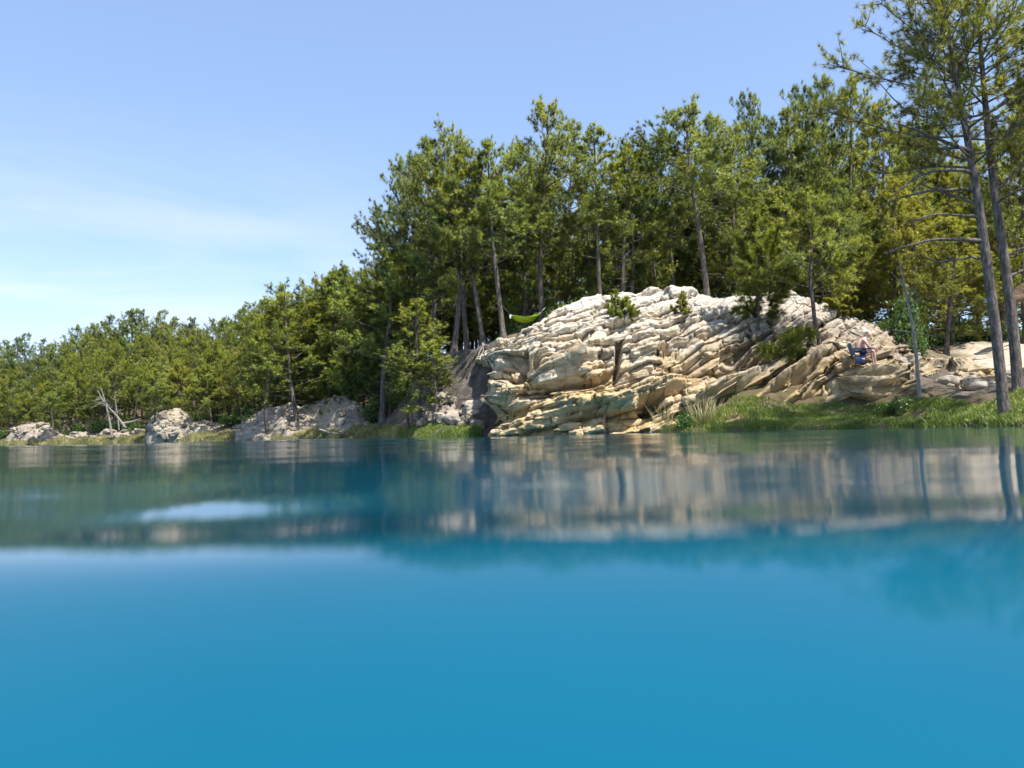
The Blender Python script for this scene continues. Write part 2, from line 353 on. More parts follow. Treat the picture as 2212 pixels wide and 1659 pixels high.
# ------------------------------------------------------------------ water: gentle waves, a low swell passing the camera
def water_slope_profile():
    d = np.array([-40, -3, -.5, 0, .35, .7, .9, 1.02, 1.12, 1.26, 1.42, 1.6, 1.8, 2.0, 2.3, 2.7, 3.4, 4.5, 6, 8, 60])
    s = np.array([0, 0, .02, .22, .27, .21, .15, .105, .06, .0, -.035, -.045, -.025, .004, .017, .022, .017, .007, .0, 0, 0])
    d = np.where(d > 0, d * 1.38, d); dd = np.linspace(-40, 60, 20001); ss = np.interp(dd, d, s)
    k = np.hanning(41); k /= k.sum(); ss = np.convolve(ss, k, 'same')
    zz = np.concatenate([[0], np.cumsum((ss[1:] + ss[:-1]) / 2 * np.diff(dd))]); zz -= np.interp(8, dd, zz)
    return dd, zz
def build_water():
    dd, zz = water_slope_profile()
    ys = np.concatenate([np.linspace(-30, -.6, 20), np.linspace(-.5, 3.2, 300), 3.2 * (90 / 3.2) ** np.linspace(0.006, 1, 330)])
    us = np.sinh(np.linspace(-3.4, 3.4, 330)) / np.sinh(3.4)
    hw = np.interp(ys, [-30, 0, 3, 15, 60, 90], [40, 3.0, 6, 22, 75, 100])
    X = us[None, :] * hw[:, None]; Y = np.broadcast_to(ys[:, None], X.shape)
    p2 = np.stack([X * .22, Y * .3, np.zeros_like(X)], -1)
    warp = perlin(p2) * .10 + .045 * np.sin(X * .55 + .8)
    amp = np.clip(.92 + .2 * perlin(p2 * 1.7 + 4), .5, 1.3)
    Z = np.interp(Y * (1 + warp * np.clip((Y - .8) / 1.0, 0, 1)), dd, zz)
    amp = np.where(Y < 1.2, 1, 1 + (amp - 1) * np.clip((Y - 1.2) / .6, 0, 1)); Z = np.where(Y < 8, Z * amp, Z)
    Z = Z + .017 * np.exp(-((X + .95) / .40) ** 4) * (np.tanh((Y - 2.75) / .35)) * np.exp(-((Y - 2.75) / .8) ** 2)
    # small ripples, growing a little towards mid distance
    p = np.stack([X * .9, Y * 1.9, np.zeros_like(X)], -1)
    a = np.interp(Y, [0, 1.2, 3, 8, 20, 60], [.0003, .0006, .002, .006, .012, .018])
    Z = Z + a * fbm(p * .55, 3, .5)
    a2 = np.interp(Y, [0, 10, 25, 60], [0, .0, .014, .022])
    Z = Z + a2 * perlin(np.stack([X * .25, Y * .6, X * 0 + 3.3], -1))
    pat = np.clip(perlin(np.stack([X * .11, Y * .22, X * 0 + 8.1], -1)) - .02, 0, 1) * np.clip((Y - 13) / 5, 0, 1) * np.clip((44 - Y) / 8, 0, 1) * np.clip(-(X + 1.5) / 3, 0, 1)
    Z = Z + pat * .20 * perlin(np.stack([X * .22, Y * .62, X * 0 + 1.7], -1))
    n, m = X.shape; V = np.stack([X, Y, Z], -1).reshape(-1, 3)
    i, j = np.meshgrid(np.arange(n - 1), np.arange(m - 1), indexing='ij')
    F = np.stack([i * m + j, i * m + j + 1, (i + 1) * m + j + 1, (i + 1) * m + j], -1).reshape(-1, 4)
    tag(link('lake_water', mesh_np('lake_water', V, F, M_WATER, True)), kind='structure')
build_water()

# ------------------------------------------------------------------ rock surfaces
def bed(x, z): return z - (.17 * x + .0125 * x * x)
def bed_dip(x): return math.atan(.17 + .025 * x)
def rock_surface(cols, ds, nv, nback, amp=1.0, back=(4.0, 1.2), seed=0, carve=(), bedded=True, zb=-.45):
    """columns: (px_base, Y_base, px_top, py_top, Y_top, k). Returns displaced grid, base grid, normals."""
    B = np.array([[gx(c[0], c[1]), c[1], zb] for c in cols]); T = np.array([list(P(c[2], c[3], c[4])) for c in cols]); K = np.array([c[5] for c in cols])
    s = np.concatenate([[0], np.cumsum(np.linalg.norm(np.diff((B + T)[:, :2] / 2, axis=0), axis=1))])
    n = int(s[-1] / ds); ss = np.linspace(0, s[-1], n)
    def ip(A):
        out = np.stack([np.interp(ss, s, A[:, c]) for c in range(A.shape[1])], -1)
        w = max(3, int(.7 / ds)) | 1; k = np.hanning(w + 2); k /= k.sum()
        pad = np.concatenate([np.repeat(out[:1], w, 0), out, np.repeat(out[-1:], w, 0)])
        return np.stack([np.convolve(pad[:, c], k, 'same')[w:-w] for c in range(out.shape[1])], -1)
    B, T, K = ip(B), ip(T), ip(K[:, None])[:, 0]
    v = np.linspace(0, 1, nv); q = np.linspace(0, 1, nback + 1)[1:]; vv = np.concatenate([v, 1 + q])
    VV = np.broadcast_to(vv[None], (n, nv + nback)); S = np.broadcast_to(ss[:, None], VV.shape); H = (T - B)[:, 2]
    hvec = (T - B)[:, :2]; hlen = np.linalg.norm(hvec, axis=1); hdir = hvec / hlen[:, None]
    bdir = np.array([0, 1.0]) * .8 + .2 * hdir
    def setback(V_):
        a = np.clip(V_, 0, 1); bk = np.clip(V_ - 1, 0, None)
        return hvec[:, None] * (a ** K[:, None])[..., None] + bdir[:, None] * (bk * back[0])[..., None]
    G = np.empty((n, nv + nback, 3)); G[..., :2] = B[:, None, :2] + setback(VV)
    bk = np.clip(VV - 1, 0, None)
    G[..., 2] = B[:, None, 2] + H[:, None] * np.clip(VV, 0, 1) ** .92 + .12 * bk - (back[1] + .12) * bk * bk
    du = np.gradient(G, axis=0); dv = np.gradient(G, axis=1)
    Nn = np.cross(du, dv); Nn /= np.linalg.norm(Nn, axis=2)[..., None] + 1e-9
    sp = G + seed * 31.7; O = G.copy(); lay = None
    D = fbm(sp * .38, 3) * (.30 if bedded else .55) + fbm(sp * 1.25 + 5, 3) * (.07 if bedded else .20) + fbm(sp * 5.0, 3) * .035
    if bedded:
        w = bed(G[..., 0], G[..., 2]) + fbm(sp * np.array([.30, .30, .45]), 3) * .13
        w2 = w.copy(); out = np.zeros_like(w)
        zone = fbm(sp * .55 + 11, 2)                                   # blocky here, thinly bedded there
        top = np.clip((VV - .60) / .35, 0, 1)
        for th, ln, a, st, gr in ((.78, 2.4, .85, .8, .18), (.33, 1.1, .42, .7, .12), (.12, .55, .12, .5, .04)):
            kf = w / th + .10 * perlin(sp * .9) + .07 * perlin(sp * 3.1); k = np.floor(kf); fr = kf - k
            L = ln * (.55 + .9 * hsh(k, k * 0 + seed + 1)); bf = S / L + 9 * hsh(k, k * 0 + 2) + .22 * perlin(sp * 1.6) + .10 * perlin(sp * 4.5); bi = np.floor(bf); fb = bf - bi
            r_ = np.clip((fr - .66) / .34, 0, 1); r_ = r_ * r_ * (3 - 2 * r_)
            w2 = w2 + st * th * (r_ - fr) * (.6 + .4 * hsh(k, bi, k * 0 + 5)) * (1 - .45 * top)
            off = hsh(k, bi, k * 0 + seed) ** 1.2 - .42 + (hsh(k, bi, k * 0 + 8) - .5) * (fb - .5) * .9 + (hsh(k, bi, k * 0 + 9) - .62) * (fr - .5) * .8
            edge = np.minimum(np.minimum(fr, 1 - fr) * th, np.minimum(fb, 1 - fb) * L)
            out = out + (a * off * (1 - .6 * top) - gr * np.exp(-(edge / (.13 * th)) ** 2)) * np.clip(.95 + .5 * zone, .35, 1.3)
            if lay is None: lay = hsh(k, bi)
        Vs = VV + np.clip(w2 - w, -.9, .9) / np.maximum(H[:, None], .5)
        O[..., :2] = B[:, None, :2] + setback(np.clip(Vs, 0, 2)) - hdir[:, None] * (out * amp)[..., None]
        O[..., 2] += out * .10
    else:
        lay = fbm(sp * .6, 2)
    D = D * amp
    if len(carve):
        px, py = proj(G)
        for (cx, cyy, rx, ry, ang, dep) in carve:
            ca, sa = math.cos(R(ang)), math.sin(R(ang))
            a = ((px - cx) * ca - (py - cyy) * sa) / rx; b = ((px - cx) * sa + (py - cyy) * ca) / ry
            D = D + (1.5 if dep > 0 else 2.0) * dep * np.exp(-(np.abs(a) ** 3 + np.abs(b) ** 3))
    D = D + fbm(sp * 3.4 + 3, 4, .62) * (.035 if bedded else .05)
    O = O + Nn * D[..., None]
    return O, G, Nn, lay
def grid_mesh(name, O, mat, smooth=False):
    n, m = O.shape[:2]; i, j = np.meshgrid(np.arange(n - 1), np.arange(m - 1), indexing='ij')
    F = np.stack([i * m + j, (i + 1) * m + j, (i + 1) * m + j + 1, i * m + j + 1], -1).reshape(-1, 4)
    return mesh_np(name, O.reshape(-1, 3), F, mat, smooth)

CLIFF = [(1034, 34.5, 1070, 748, 35.6, 1.2), (1048, 31.0, 1080, 738, 33.6, 1.5), (1056, 28.6, 1094, 730, 32.7, 2.0), (1072, 27.6, 1112, 722, 32.3, 2.3),
         (1100, 27.4, 1158, 688, 32.5, 2.5), (1180, 27.3, 1210, 669, 33, 2.6), (1300, 27.2, 1305, 641, 33.5, 2.4), (1400, 27.1, 1400, 625, 33.5, 2.1),
         (1480, 27.1, 1490, 627, 33.5, 1.9), (1560, 26.9, 1570, 641, 33.5, 1.6), (1640, 26.5, 1650, 635, 33.3, 1.35), (1700, 26.2, 1700, 630, 33, 1.2),
         (1760, 25.9, 1755, 652, 32.5, 1.15), (1830, 25.5, 1820, 675, 32, 1.1), (1900, 25.1, 1890, 698, 31.5, 1.1), (1960, 24.6, 1950, 726, 31, 1.1),
         (2030, 24.0, 2010, 758, 30, 1.1), (2100, 23.3, 2080, 788, 28, 1.1), (2200, 22.5, 2170, 802, 26.5, 1.1), (2330, 21.5, 2300, 820, 25.2, 1.1)]
CARVE = [(1140, 786, 24, 11, 15, -.5), (1115, 812, 34, 12, 15, -.32), (1255, 828, 70, 13, 10, -.5), (1232, 788, 75, 13, 20, .32), (1075, 775, 34, 18, 12, .25),
         (1075, 862, 50, 10, 8, .15), (1075, 900, 36, 22, 0, -.25), (1200, 868, 90, 10, 5, .25), (1335, 765, 6, 45, -6, -.55), (1402, 872, 24, 22, 20, -.75),
         (1250, 905, 36, 20, 0, -.40), (1330, 905, 50, 18, 0, -.30), (1400, 845, 80, 11, 22, .4), (1470, 770, 45, 30, 20, -.30), (1475, 735, 45, 12, 20, .25),
         (1590, 790, 40, 30, 25, -.45), (1600, 848, 70, 16, 26, -.5), (1580, 825, 80, 9, 26, .35), (1690, 838, 70, 13, 28, -.55), (1720, 805, 90, 8, 28, .3),
         (1760, 880, 90, 16, 12, -.5), (1780, 842, 75, 22, 25, .45), (1860, 870, 34, 26, 0, -.6), (1850, 800, 40, 16, 0, .25), (1960, 850, 60, 14, 15, -.35), (1980, 815, 100, 8, 12, .3)]
def make_slab(seed, q=3):
    r = np.random.default_rng(seed)
    nx, ny, nz = 14, 9, 6
    # box surface grid by warping a sphere-like cube
    V, F, idx = [], [], {}
    def vid(i, j, k):
        if (i, j, k) not in idx: idx[(i, j, k)] = len(V); V.append((i / nx * 2 - 1, j / ny * 2 - 1, k / nz * 2 - 1))
        return idx[(i, j, k)]
    for i in range(nx):
        for j in range(ny):
            F.append([vid(i, j, nz), vid(i + 1, j, nz), vid(i + 1, j + 1, nz), vid(i, j + 1, nz)]); F.append([vid(i, j, 0), vid(i, j + 1, 0), vid(i + 1, j + 1, 0), vid(i + 1, j, 0)])
    for i in range(nx):
        for k in range(nz):
            F.append([vid(i, 0, k), vid(i + 1, 0, k), vid(i + 1, 0, k + 1), vid(i, 0, k + 1)]); F.append([vid(i, ny, k), vid(i, ny, k + 1), vid(i + 1, ny, k + 1), vid(i + 1, ny, k)])
    for j in range(ny):
        for k in range(nz):
            F.append([vid(0, j, k), vid(0, j, k + 1), vid(0, j + 1, k + 1), vid(0, j + 1, k)]); F.append([vid(nx, j, k), vid(nx, j + 1, k), vid(nx, j + 1, k + 1), vid(nx, j, k + 1)])
    V = np.array(V); p = 7.0; lev = np.round((V[:, 2] + 1) / 2 * nz).astype(int)
    nrm = (np.abs(V) ** p).sum(1) ** (1 / p); V = V / nrm[:, None]
    o = r.uniform(0, 90, 3)
    V += np.stack([perlin(V * .9 + o), perlin(V * .9 + o + 30), perlin(V * .9 + o + 60)], -1) * .42
    lam = r.uniform(-.13, .10, nz + 1); V[:, :2] *= (1 + lam[lev])[:, None]
    for _ in range(7):                                   # broken corners and faces
        d = r.normal(size=3); d /= np.linalg.norm(d); h = V @ d; c = h.max() * r.uniform(.55, .85); V -= np.outer(np.clip(h - c, 0, None), d) * .95
    V += np.stack([perlin(V * 3.1 + o), perlin(V * 3.1 + o + 30), perlin(V * 3.1 + o + 60)], -1) * .12
    V += np.stack([perlin(V * 7.3 + o), perlin(V * 7.3 + o + 30), perlin(V * 7.3 + o + 60)], -1) * .06
    return V, np.array(F)
SLABS = []
SLABDATA = [make_slab(40 + i) for i in range(16)]
def slab_meshes(mat, tagname): return [mesh_np(tagname, V * .5, F, mat, False) for V, F in SLABDATA]
def build_cliff():
    O, G, Nn, lay = rock_surface(CLIFF, .040, 210, 40, 1.0, seed=1, carve=CARVE)
    root = empty('rock_outcrop', (gx(1450, 27), 27, 0))
    tag(root, 'big pale layered rock outcrop rising straight out of the water below the pines', 'rock outcrop')
    off = np.array(root.location)
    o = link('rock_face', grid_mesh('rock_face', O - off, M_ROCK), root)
    px, py = proj(O[:, :206]); 
    meshes = slab_meshes(M_ROCK, 'rock_slab')
    def at(x, y):
        k = np.argmin((px - x) ** 2 + (py - y) ** 2); a, b = np.unravel_index(k, px.shape)
        return O[a, b], Nn[a, b]
    def slab(x, y, L, H, D, dip=None, out=.25, yaw=0, name='rock_slab'):
        p, n = at(x, y)
        me = meshes[rnd.randrange(len(meshes))]; s = link(name, me, root)
        d = bed_dip(p[0]) if dip is None else R(dip)
        h = Vector((n[0], n[1], 0)); h.normalize() if h.length > .05 else None
        yawn = math.atan2(h.x, -h.y) * .7 + yaw
        s.rotation_euler = (rnd.uniform(-.12, .08), -d + rnd.uniform(-.05, .05), yawn)
        s.scale = (L, D, H)
        q = Vector(p) + h * (out * D - .25 * D) - Vector(off); s.location = q
        return s
    # ledges read off the photograph: (x, y, length, height, depth[, dip])
    man = [(1078, 768, 1.3, .42, 1.2, 10), (1075, 790, 1.4, .34, 1.1, 9), (1072, 812, 1.1, .36, .9, 6), (1070, 832, 1.5, .34, 1.1, 8), (1062, 850, 1.2, .3, 1, 6), (1082, 868, 1.9, .34, 1.3, 6),
           (1200, 772, 2.0, .42, 1.0, 20), (1232, 795, 2.6, .36, 1.0, 19), (1290, 806, 1.7, .34, .9, 12), (1218, 818, 1.2, .24, .7, 14), (1140, 838, 1.2, .5, 1.0, 35), (1165, 862, 1.5, .3, .9, 8),
           (1230, 852, 2.0, .34, .9, 6), (1300, 846, 1.7, .3, .9, 8), (1195, 873, 1.9, .28, .9, 6), (1290, 880, 2.1, .3, .9, 8), (1365, 868, 1.7, .5, 1.0, 12), (1360, 760, 1.6, .34, .8, 14),
           (1320, 735, 2.0, .32, .8, 16), (1400, 735, 2.0, .34, .8, 17), (1440, 760, 1.4, .4, .8, 18), (1385, 790, 1.5, .34, .8, 16), (1430, 792, 1.6, .28, .8, 20), (1420, 838, 3.0, .34, 1.1, 26),
           (1500, 738, 1.8, .5, 1.0, 15), (1545, 752, 1.4, .42, .9, 22), (1520, 800, 2.0, .34, .9, 28), (1560, 775, 1.6, .3, .9, 30), (1560, 845, 2.6, .3, 1.1, 28), (1625, 825, 2.4, .28, 1.0, 30),
           (1660, 800, 2.2, .3, 1.0, 32), (1705, 790, 2.4, .3, 1.1, 26), (1610, 872, 2.4, .26, 1.0, 24), (1690, 850, 2.6, .26, 1.2, 32), (1770, 845, 2.6, .55, 1.5, 33), (1800, 862, 2.2, .45, 1.4, 25),
           (1850, 812, 1.6, .7, 1.4, 10), (1880, 838, 1.6, .4, 1.1, 22), (1920, 818, 2.2, .28, 1.2, 24), (1945, 840, 2.0, .3, 1.0, 22), (1985, 812, 2.0, .22, 1.0, 14), (2040, 808, 2.2, .24, 1.1, 8),
           (2100, 803, 1.8, .26, 1.1, 4), (2130, 822, 1.6, .28, .9, 6), (1900, 770, 1.8, .3, 1.2, 16), (1940, 752, 2.0, .3, 1.2, 4), (1905, 720, 1.4, .3, .9, 0), (1850, 745, 1.5, .34, .9, 18),
           (1100, 905, 1.0, .4, .8, 4), (1150, 915, 1.4, .4, .8, 3), (1230, 922, 1.6, .34, .8, 3), (1310, 922, 1.8, .36, .8, 3), (1190, 925, .6, .4, .6, 0), (1370, 915, 1.6, .34, .8, 6),
           (1560, 690, 1.8, .24, .8, 18), (1620, 668, 1.8, .26, .8, 12), (1690, 650, 1.6, .3, .8, 10), (1740, 672, 1.6, .28, .8, 6), (1460, 690, 2.4, .18, .9, 16), (1330, 690, 2.6, .18, .9, 14), (1240, 690, 2.0, .2, .8, 12)]
    man = [m for i_, m in enumerate(man) if m[0] > 1540 or i_ % 2 == 0 or m[1] > 895]
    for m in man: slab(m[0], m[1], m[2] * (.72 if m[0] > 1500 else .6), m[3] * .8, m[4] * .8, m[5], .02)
    for i in range(60):
        x = rnd.uniform(1045, 2120); lo = np.interp(x, [1040, 1450, 1900, 2120], [930, 905, 885, 850]); hi = np.interp(x, [1045, 1150, 1300, 1700, 1900, 2120], [770, 715, 672, 665, 735, 805])
        y = hi + (lo - hi) * rnd.random() ** .8
        f = rnd.random(); L = .22 + .6 * f * f
        if y > 885 and x < 1450: L *= .6
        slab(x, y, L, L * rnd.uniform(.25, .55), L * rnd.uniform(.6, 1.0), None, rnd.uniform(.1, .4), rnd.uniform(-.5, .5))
    return O, G, at
CO, CG, cliff_at = build_cliff()

def stone_copies(root, spots, meshes, name='stone'):
    off = root.location if root else Vector((0, 0, 0))
    for (p, s) in spots:
        o = link(name, meshes[rnd.randrange(len(meshes))], root)
        o.location = Vector(p) - off; o.rotation_euler = (rnd.uniform(-.5, .5), rnd.uniform(-.5, .5), rnd.uniform(0, 6.3))
        o.scale = (s * rnd.uniform(.8, 1.3), s * rnd.uniform(.7, 1.1), s * rnd.uniform(.55, .9))
STONE_ME = slab_meshes(M_STONE, 'stone'); CLAYSTONE_ME = slab_meshes(M_CLAY, 'stone')
def build_mound(cols, label, mat, n_st, st_box, seed, amp=.8, back=(4, 1.6), sz=(.25, .7)):
    O, G, Nn, lay = rock_surface(cols, .07, 70, 26, amp, back=back, seed=seed, bedded=False)
    c = cols[len(cols) // 2]; root = empty('rocky_mound', (gx(c[0], c[1]), c[1], 0)); off = np.array(root.location)
    tag(root, label, 'mound')
    link('mound_face', grid_mesh('mound_face', O - off, mat), root)
    px, py = proj(O[:, :68]); sp = []
    for i in range(n_st):
        x = rnd.uniform(st_box[0], st_box[2]); y = rnd.uniform(st_box[1], st_box[3])
        k = np.argmin((px - x) ** 2 + (py - y) ** 2); a, b = np.unravel_index(k, px.shape)
        if (px[a, b] - x) ** 2 + (py[a, b] - y) ** 2 > 30: continue
        sp.append((O[a, b], sz[0] + (sz[1] - sz[0]) * rnd.random() ** 2))
    stone_copies(root, sp, CLAYSTONE_ME if mat is M_CLAY else STONE_ME)
    return O
build_mound([(500, 46.0, 510, 940, 46.6, 1.2), (530, 45.4, 540, 905, 47.2, 1.2), (575, 44.8, 580, 890, 47.4, 1.3), (620, 44.2, 620, 878, 47.2, 1.3), (655, 43.7, 660, 872, 46.8, 1.2), (690, 43.0, 700, 866, 46, 1.1),
             (735, 42.2, 738, 856, 45.2, 1.1), (770, 41.5, 766, 874, 44.6, 1.1), (800, 40.9, 795, 893, 44, 1.1), (818, 40.5, 815, 925, 43, 1.1)],
            'pinkish grey double mound of clay and rock left of the dark bank', M_CLAY, 70, (520, 865, 800, 940), 3, sz=(.15, .5))
build_mound([(318, 51.8, 324, 935, 52.2, 1.4), (325, 51.4, 329, 897, 52.6, 1.8), (345, 51.0, 347, 884, 53, 2.2), (370, 50.7, 372, 881, 53, 2.2), (388, 50.5, 388, 890, 52.8, 1.8), (405, 50.2, 405, 905, 52.6, 1.5),
             (440, 49.7, 437, 910, 52.2, 1.3), (480, 49.0, 476, 912, 51.6, 1.2), (515, 48, 510, 910, 50.6, 1.2), (545, 47, 540, 925, 49.2, 1.2)],
            'rounded boulder of cemented pale stones with a sandy bank running off its side', M_STONE, 110, (322, 900, 420, 948), 5, .6, sz=(.2, .6))
build_mound([(5, 62.2, 12, 945, 62.6, 1.2), (30, 61.6, 34, 916, 63, 1.3), (55, 61.0, 58, 909, 63, 1.3), (85, 60.4, 86, 916, 62.4, 1.2), (115, 59.8, 114, 930, 61.4, 1.2), (140, 59.2, 138, 946, 60.4, 1.2)],
            'low pale rocky mound among trees at the far end of the shore', M_CLAY, 45, (20, 910, 125, 950), 8, .6, sz=(.2, .6))

# loose rocks along the far shore and at the foot of the bank
def ground_spot(px, Y): x = gx(px, Y); return Vector((x, Y, gz1(x, Y)))
def loose_rock(px, Y, s, label, group=None, name='rock', mat_meshes=None):
    o = link(name, (mat_meshes or STONE_ME)[rnd.randrange(16)]); o.location = ground_spot(px, Y) + Vector((0, 0, s * .12))
    o.rotation_euler = (rnd.uniform(-.3, .3), rnd.uniform(-.3, .3), rnd.uniform(0, 6.3)); o.scale = (s * 1.2, s, s * .75)
    tag(o, label, 'rock', group)
for i in range(46):
    px = rnd.uniform(135, 322); Y = np.interp(px, [130, 322], [58.9, 52.9]) + rnd.uniform(.4, 4)
    loose_rock(px, Y, .2 + .6 * rnd.random() ** 2, 'rock on the low dark bank between the far mound and the boulder', 'rocks along the low far bank', mat_meshes=CLAYSTONE_ME)
for i in range(44):
    px = rnd.uniform(905, 1030); Y = np.interp(px, [900, 1030], [34, 30.6]) + rnd.uniform(.3, 2.2)
    loose_rock(px, Y, .2 + .5 * rnd.random() ** 2, 'small rock fallen on the slope at the foot of the dark earth bank', 'rocks fallen below the dark bank', mat_meshes=CLAYSTONE_ME if i % 2 else None)
for i in range(26):
    px = rnd.uniform(1930, 2212); Y = np.interp(px, [1930, 2212], [25.6, 23.0]) + rnd.uniform(.2, 3)
    loose_rock(px, Y, .2 + .5 * rnd.random() ** 2, 'tan rock on the low ledges beside the sandy clearing', 'rocks on the ledges by the clearing')

# ------------------------------------------------------------------ pines
def unit(v): return v / (np.linalg.norm(v, axis=-1, keepdims=True) + 1e-9)
def tufts_to_mesh(C, Dr, r, M=15, L=.20, w=.020, name='crown', mat=None, spread=1.0, tint=None):
    n = len(C)
    d = r.normal(size=(n, M, 3)); d = unit(d * spread + Dr[:, None] * .85)
    ll = L * r.uniform(.7, 1.2, (n, M, 1)); ax = C.mean(0); outw = C - ax; outw[:, 2] *= .6; outw = unit(outw)
    pref = outw[:, None] * .6 + np.array([0, 0, .5]) + r.normal(size=(n, M, 3)) * .32         # flat sides turned out of the crown
    sd = unit(np.cross(d, pref)) * w * r.uniform(.7, 1.2, (n, M, 1))
    b = C[:, None] + d * L * .05
    V = np.stack([b - sd, b + sd, b + d * ll], 2).reshape(-1, 3)
    F = np.arange(n * M * 3).reshape(-1, 3)
    if tint is None: tint = r.normal(.45, .2, n)
    a = np.repeat(np.clip(np.repeat(tint, M) + r.normal(0, .10, n * M), 0, 1), 3)
    ln = unit(d * .6 + outw[:, None] * .55 + np.array([0, 0, .35])); ln = np.repeat(ln.reshape(-1, 3), 3, axis=0)
    return mesh_np(name, V, F, mat, False, {'tint': a}, ln)
def make_pine(seed, H=10., cb=.42, Rc=2.0, shape='round', nl=44, r0=.14, dead=5, dens=1.0, mat=None, bend=.25, M=30, L=.20, w=.014):
    r = np.random.default_rng(seed)
    n = 22; t = np.linspace(0, 1, n)
    b1, b2 = r.normal(0, bend, 2), r.normal(0, bend * .5, 2)
    path = np.stack([b1[0] * np.sin(t * 2.4) + b2[0] * np.sin(t * 6), b1[1] * np.sin(t * 2.2) + b2[1] * np.sin(t * 5.5), t * H], -1); path[:, :2] -= path[0, :2]
    rad = r0 * (1 - t) ** .75 * .92 + .012; rad[0] *= 1.45; rad[1] *= 1.15
    pth = np.vstack([path[0] - [0, 0, .5], path]); rd = np.concatenate([[rad[0] * 1.2], rad])
    mb = MB().tube(pth, rd, 9)
    C, Dr, Tn = [], [], []
    def tr(h): return np.array([np.interp(h, t, path[:, c]) for c in range(3)])
    for i in range(nl):
        u = (i + r.uniform(.1, .9)) / nl; h = cb + (1 - cb) * u * .985
        p0 = tr(h); az = i * 2.4 + r.normal(0, .5)
        if shape == 'round': prof = (.62 + .38 * math.sin(math.pi * min(1, u * 1.05 + .15))) * (1 - u ** 2.2) ** .55 + .10
        elif shape == 'cone': prof = (1 - u) ** .8 + .12
        else: prof = .35 + .65 * (1 - abs(u - .6))
        Lb = Rc * prof * r.uniform(.55, 1.2)
        el = np.interp(u, [0, .5, 1], [.02, .35, .95]) + r.normal(0, .15)
        dirn = np.array([math.cos(az) * math.cos(el), math.sin(az) * math.cos(el), math.sin(el)])
        s = np.linspace(0, 1, 6)
        bp = p0 + np.outer(s * Lb, dirn) + np.outer(s ** 2 * Lb * r.uniform(.02, .32), [0, 0, 1]) + np.outer(s * (1 - s) * Lb * .25, r.normal(size=3) * .5)
        rb = max(.010, .30 * np.interp(h, t, rad)) * (1 - .8 * s) + .004
        mb.tube(bp, rb, 5)
        tl = r.normal(.45, .16)
        nsub = max(2, int(round((3 + Lb * 3.0) * dens)))
        for k in range(nsub):
            q = r.uniform(.32, 1.0); p1 = np.array([np.interp(q, s, bp[:, c]) for c in range(3)])
            dd = unit(dirn * .7 + r.normal(size=3) * .65 + np.array([0, 0, .35])); Ls = Lb * r.uniform(.14, .34) * (1.25 - q * .4) + .12
            p2 = p1 + dd * Ls
            mb.tube(np.stack([p1, (p1 + p2) / 2 + r.normal(size=3) * .02, p2]), [.012, .009, .005], 3)
            nt = max(2, int(Ls / .17))
            for g in range(nt):
                f = (g + 1) / nt; C.append(p1 + (p2 - p1) * f + r.normal(size=3) * .05); Dr.append(unit(dd + np.array([0, 0, .4]))); Tn.append(tl + r.normal(0, .1))
        C.append(bp[-1]); Dr.append(dirn); Tn.append(tl)
    for i in range(dead):
        h = r.uniform(cb * .35, cb * 1.05); p0 = tr(h); az = r.uniform(0, 6.3); Lb = r.uniform(.3, .8) * Rc * (.5 + h)
        s = np.linspace(0, 1, 5); dirn = np.array([math.cos(az), math.sin(az), r.uniform(-.15, .25)])
        mb.tube(p0 + np.outer(s * Lb, dirn) + np.outer(s * s * Lb * .2, [0, 0, r.uniform(-.6, .6)]), .022 * (1 - .8 * s) + .004, 4)
    C, Dr, Tn = np.array(C), np.array(Dr), np.array(Tn)
    return mb.mesh('trunk', M_BARK, True), tufts_to_mesh(C, Dr, r, M, L, w, 'crown', mat or M_NEEDLE, tint=Tn)
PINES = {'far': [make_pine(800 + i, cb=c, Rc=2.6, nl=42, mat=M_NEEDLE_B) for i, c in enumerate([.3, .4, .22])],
         'tall': [make_pine(100 + i, cb=c, Rc=rc, nl=nl) for i, (c, rc, nl) in enumerate([(.36, 2.7, 44), (.44, 2.5, 40), (.32, 2.4, 44), (.48, 2.9, 40), (.40, 2.3, 42)])],
         'mid': [make_pine(200 + i, cb=c, Rc=rc, nl=52, shape='round') for i, (c, rc) in enumerate([(.14, 2.5), (.22, 2.8), (.18, 2.3)])],
         'slim': [make_pine(300 + i, cb=.46, Rc=1.7, nl=36, r0=.09) for i in range(2)],
         'young': [make_pine(400 + i, cb=.07, Rc=2.3, nl=44, shape='cone', r0=.12, dead=0, M=26, L=.3, w=.016, dens=.8) for i in range(3)],
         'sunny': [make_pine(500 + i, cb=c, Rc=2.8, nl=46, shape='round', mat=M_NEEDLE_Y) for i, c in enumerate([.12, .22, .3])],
         'sparse': [make_pine(600, cb=.35, Rc=2.6, nl=26, shape='open', dens=.7)]}
def pine(kind, px, Y, px_top, py_top, label, group=None, width=1.0, z=None, var=None, name='pine_tree'):
    x = gx(px, Y); zb = gz1(x, Y) - .05 if z is None else z
    tp = P(px_top, py_top, Y); H = max(1.0, tp.z - zb)
    me = PINES[kind][rnd.randrange(len(PINES[kind])) if var is None else var]
    s = H / 10.0; root = empty(name, (x, Y, zb)); tag(root, label, 'pine tree', group)
    lean = math.atan2(tp.x - x, H); root.rotation_mode = 'QUATERNION'
    root.rotation_quaternion = Quaternion((0, 1, 0), lean) @ Quaternion((0, 0, 1), rnd.uniform(0, 6.28))
    w = s ** .75 * width; root.scale = (w, w, s)
    for nme, m in zip(('trunk', 'crown'), me): link(nme, m, root)
    return root
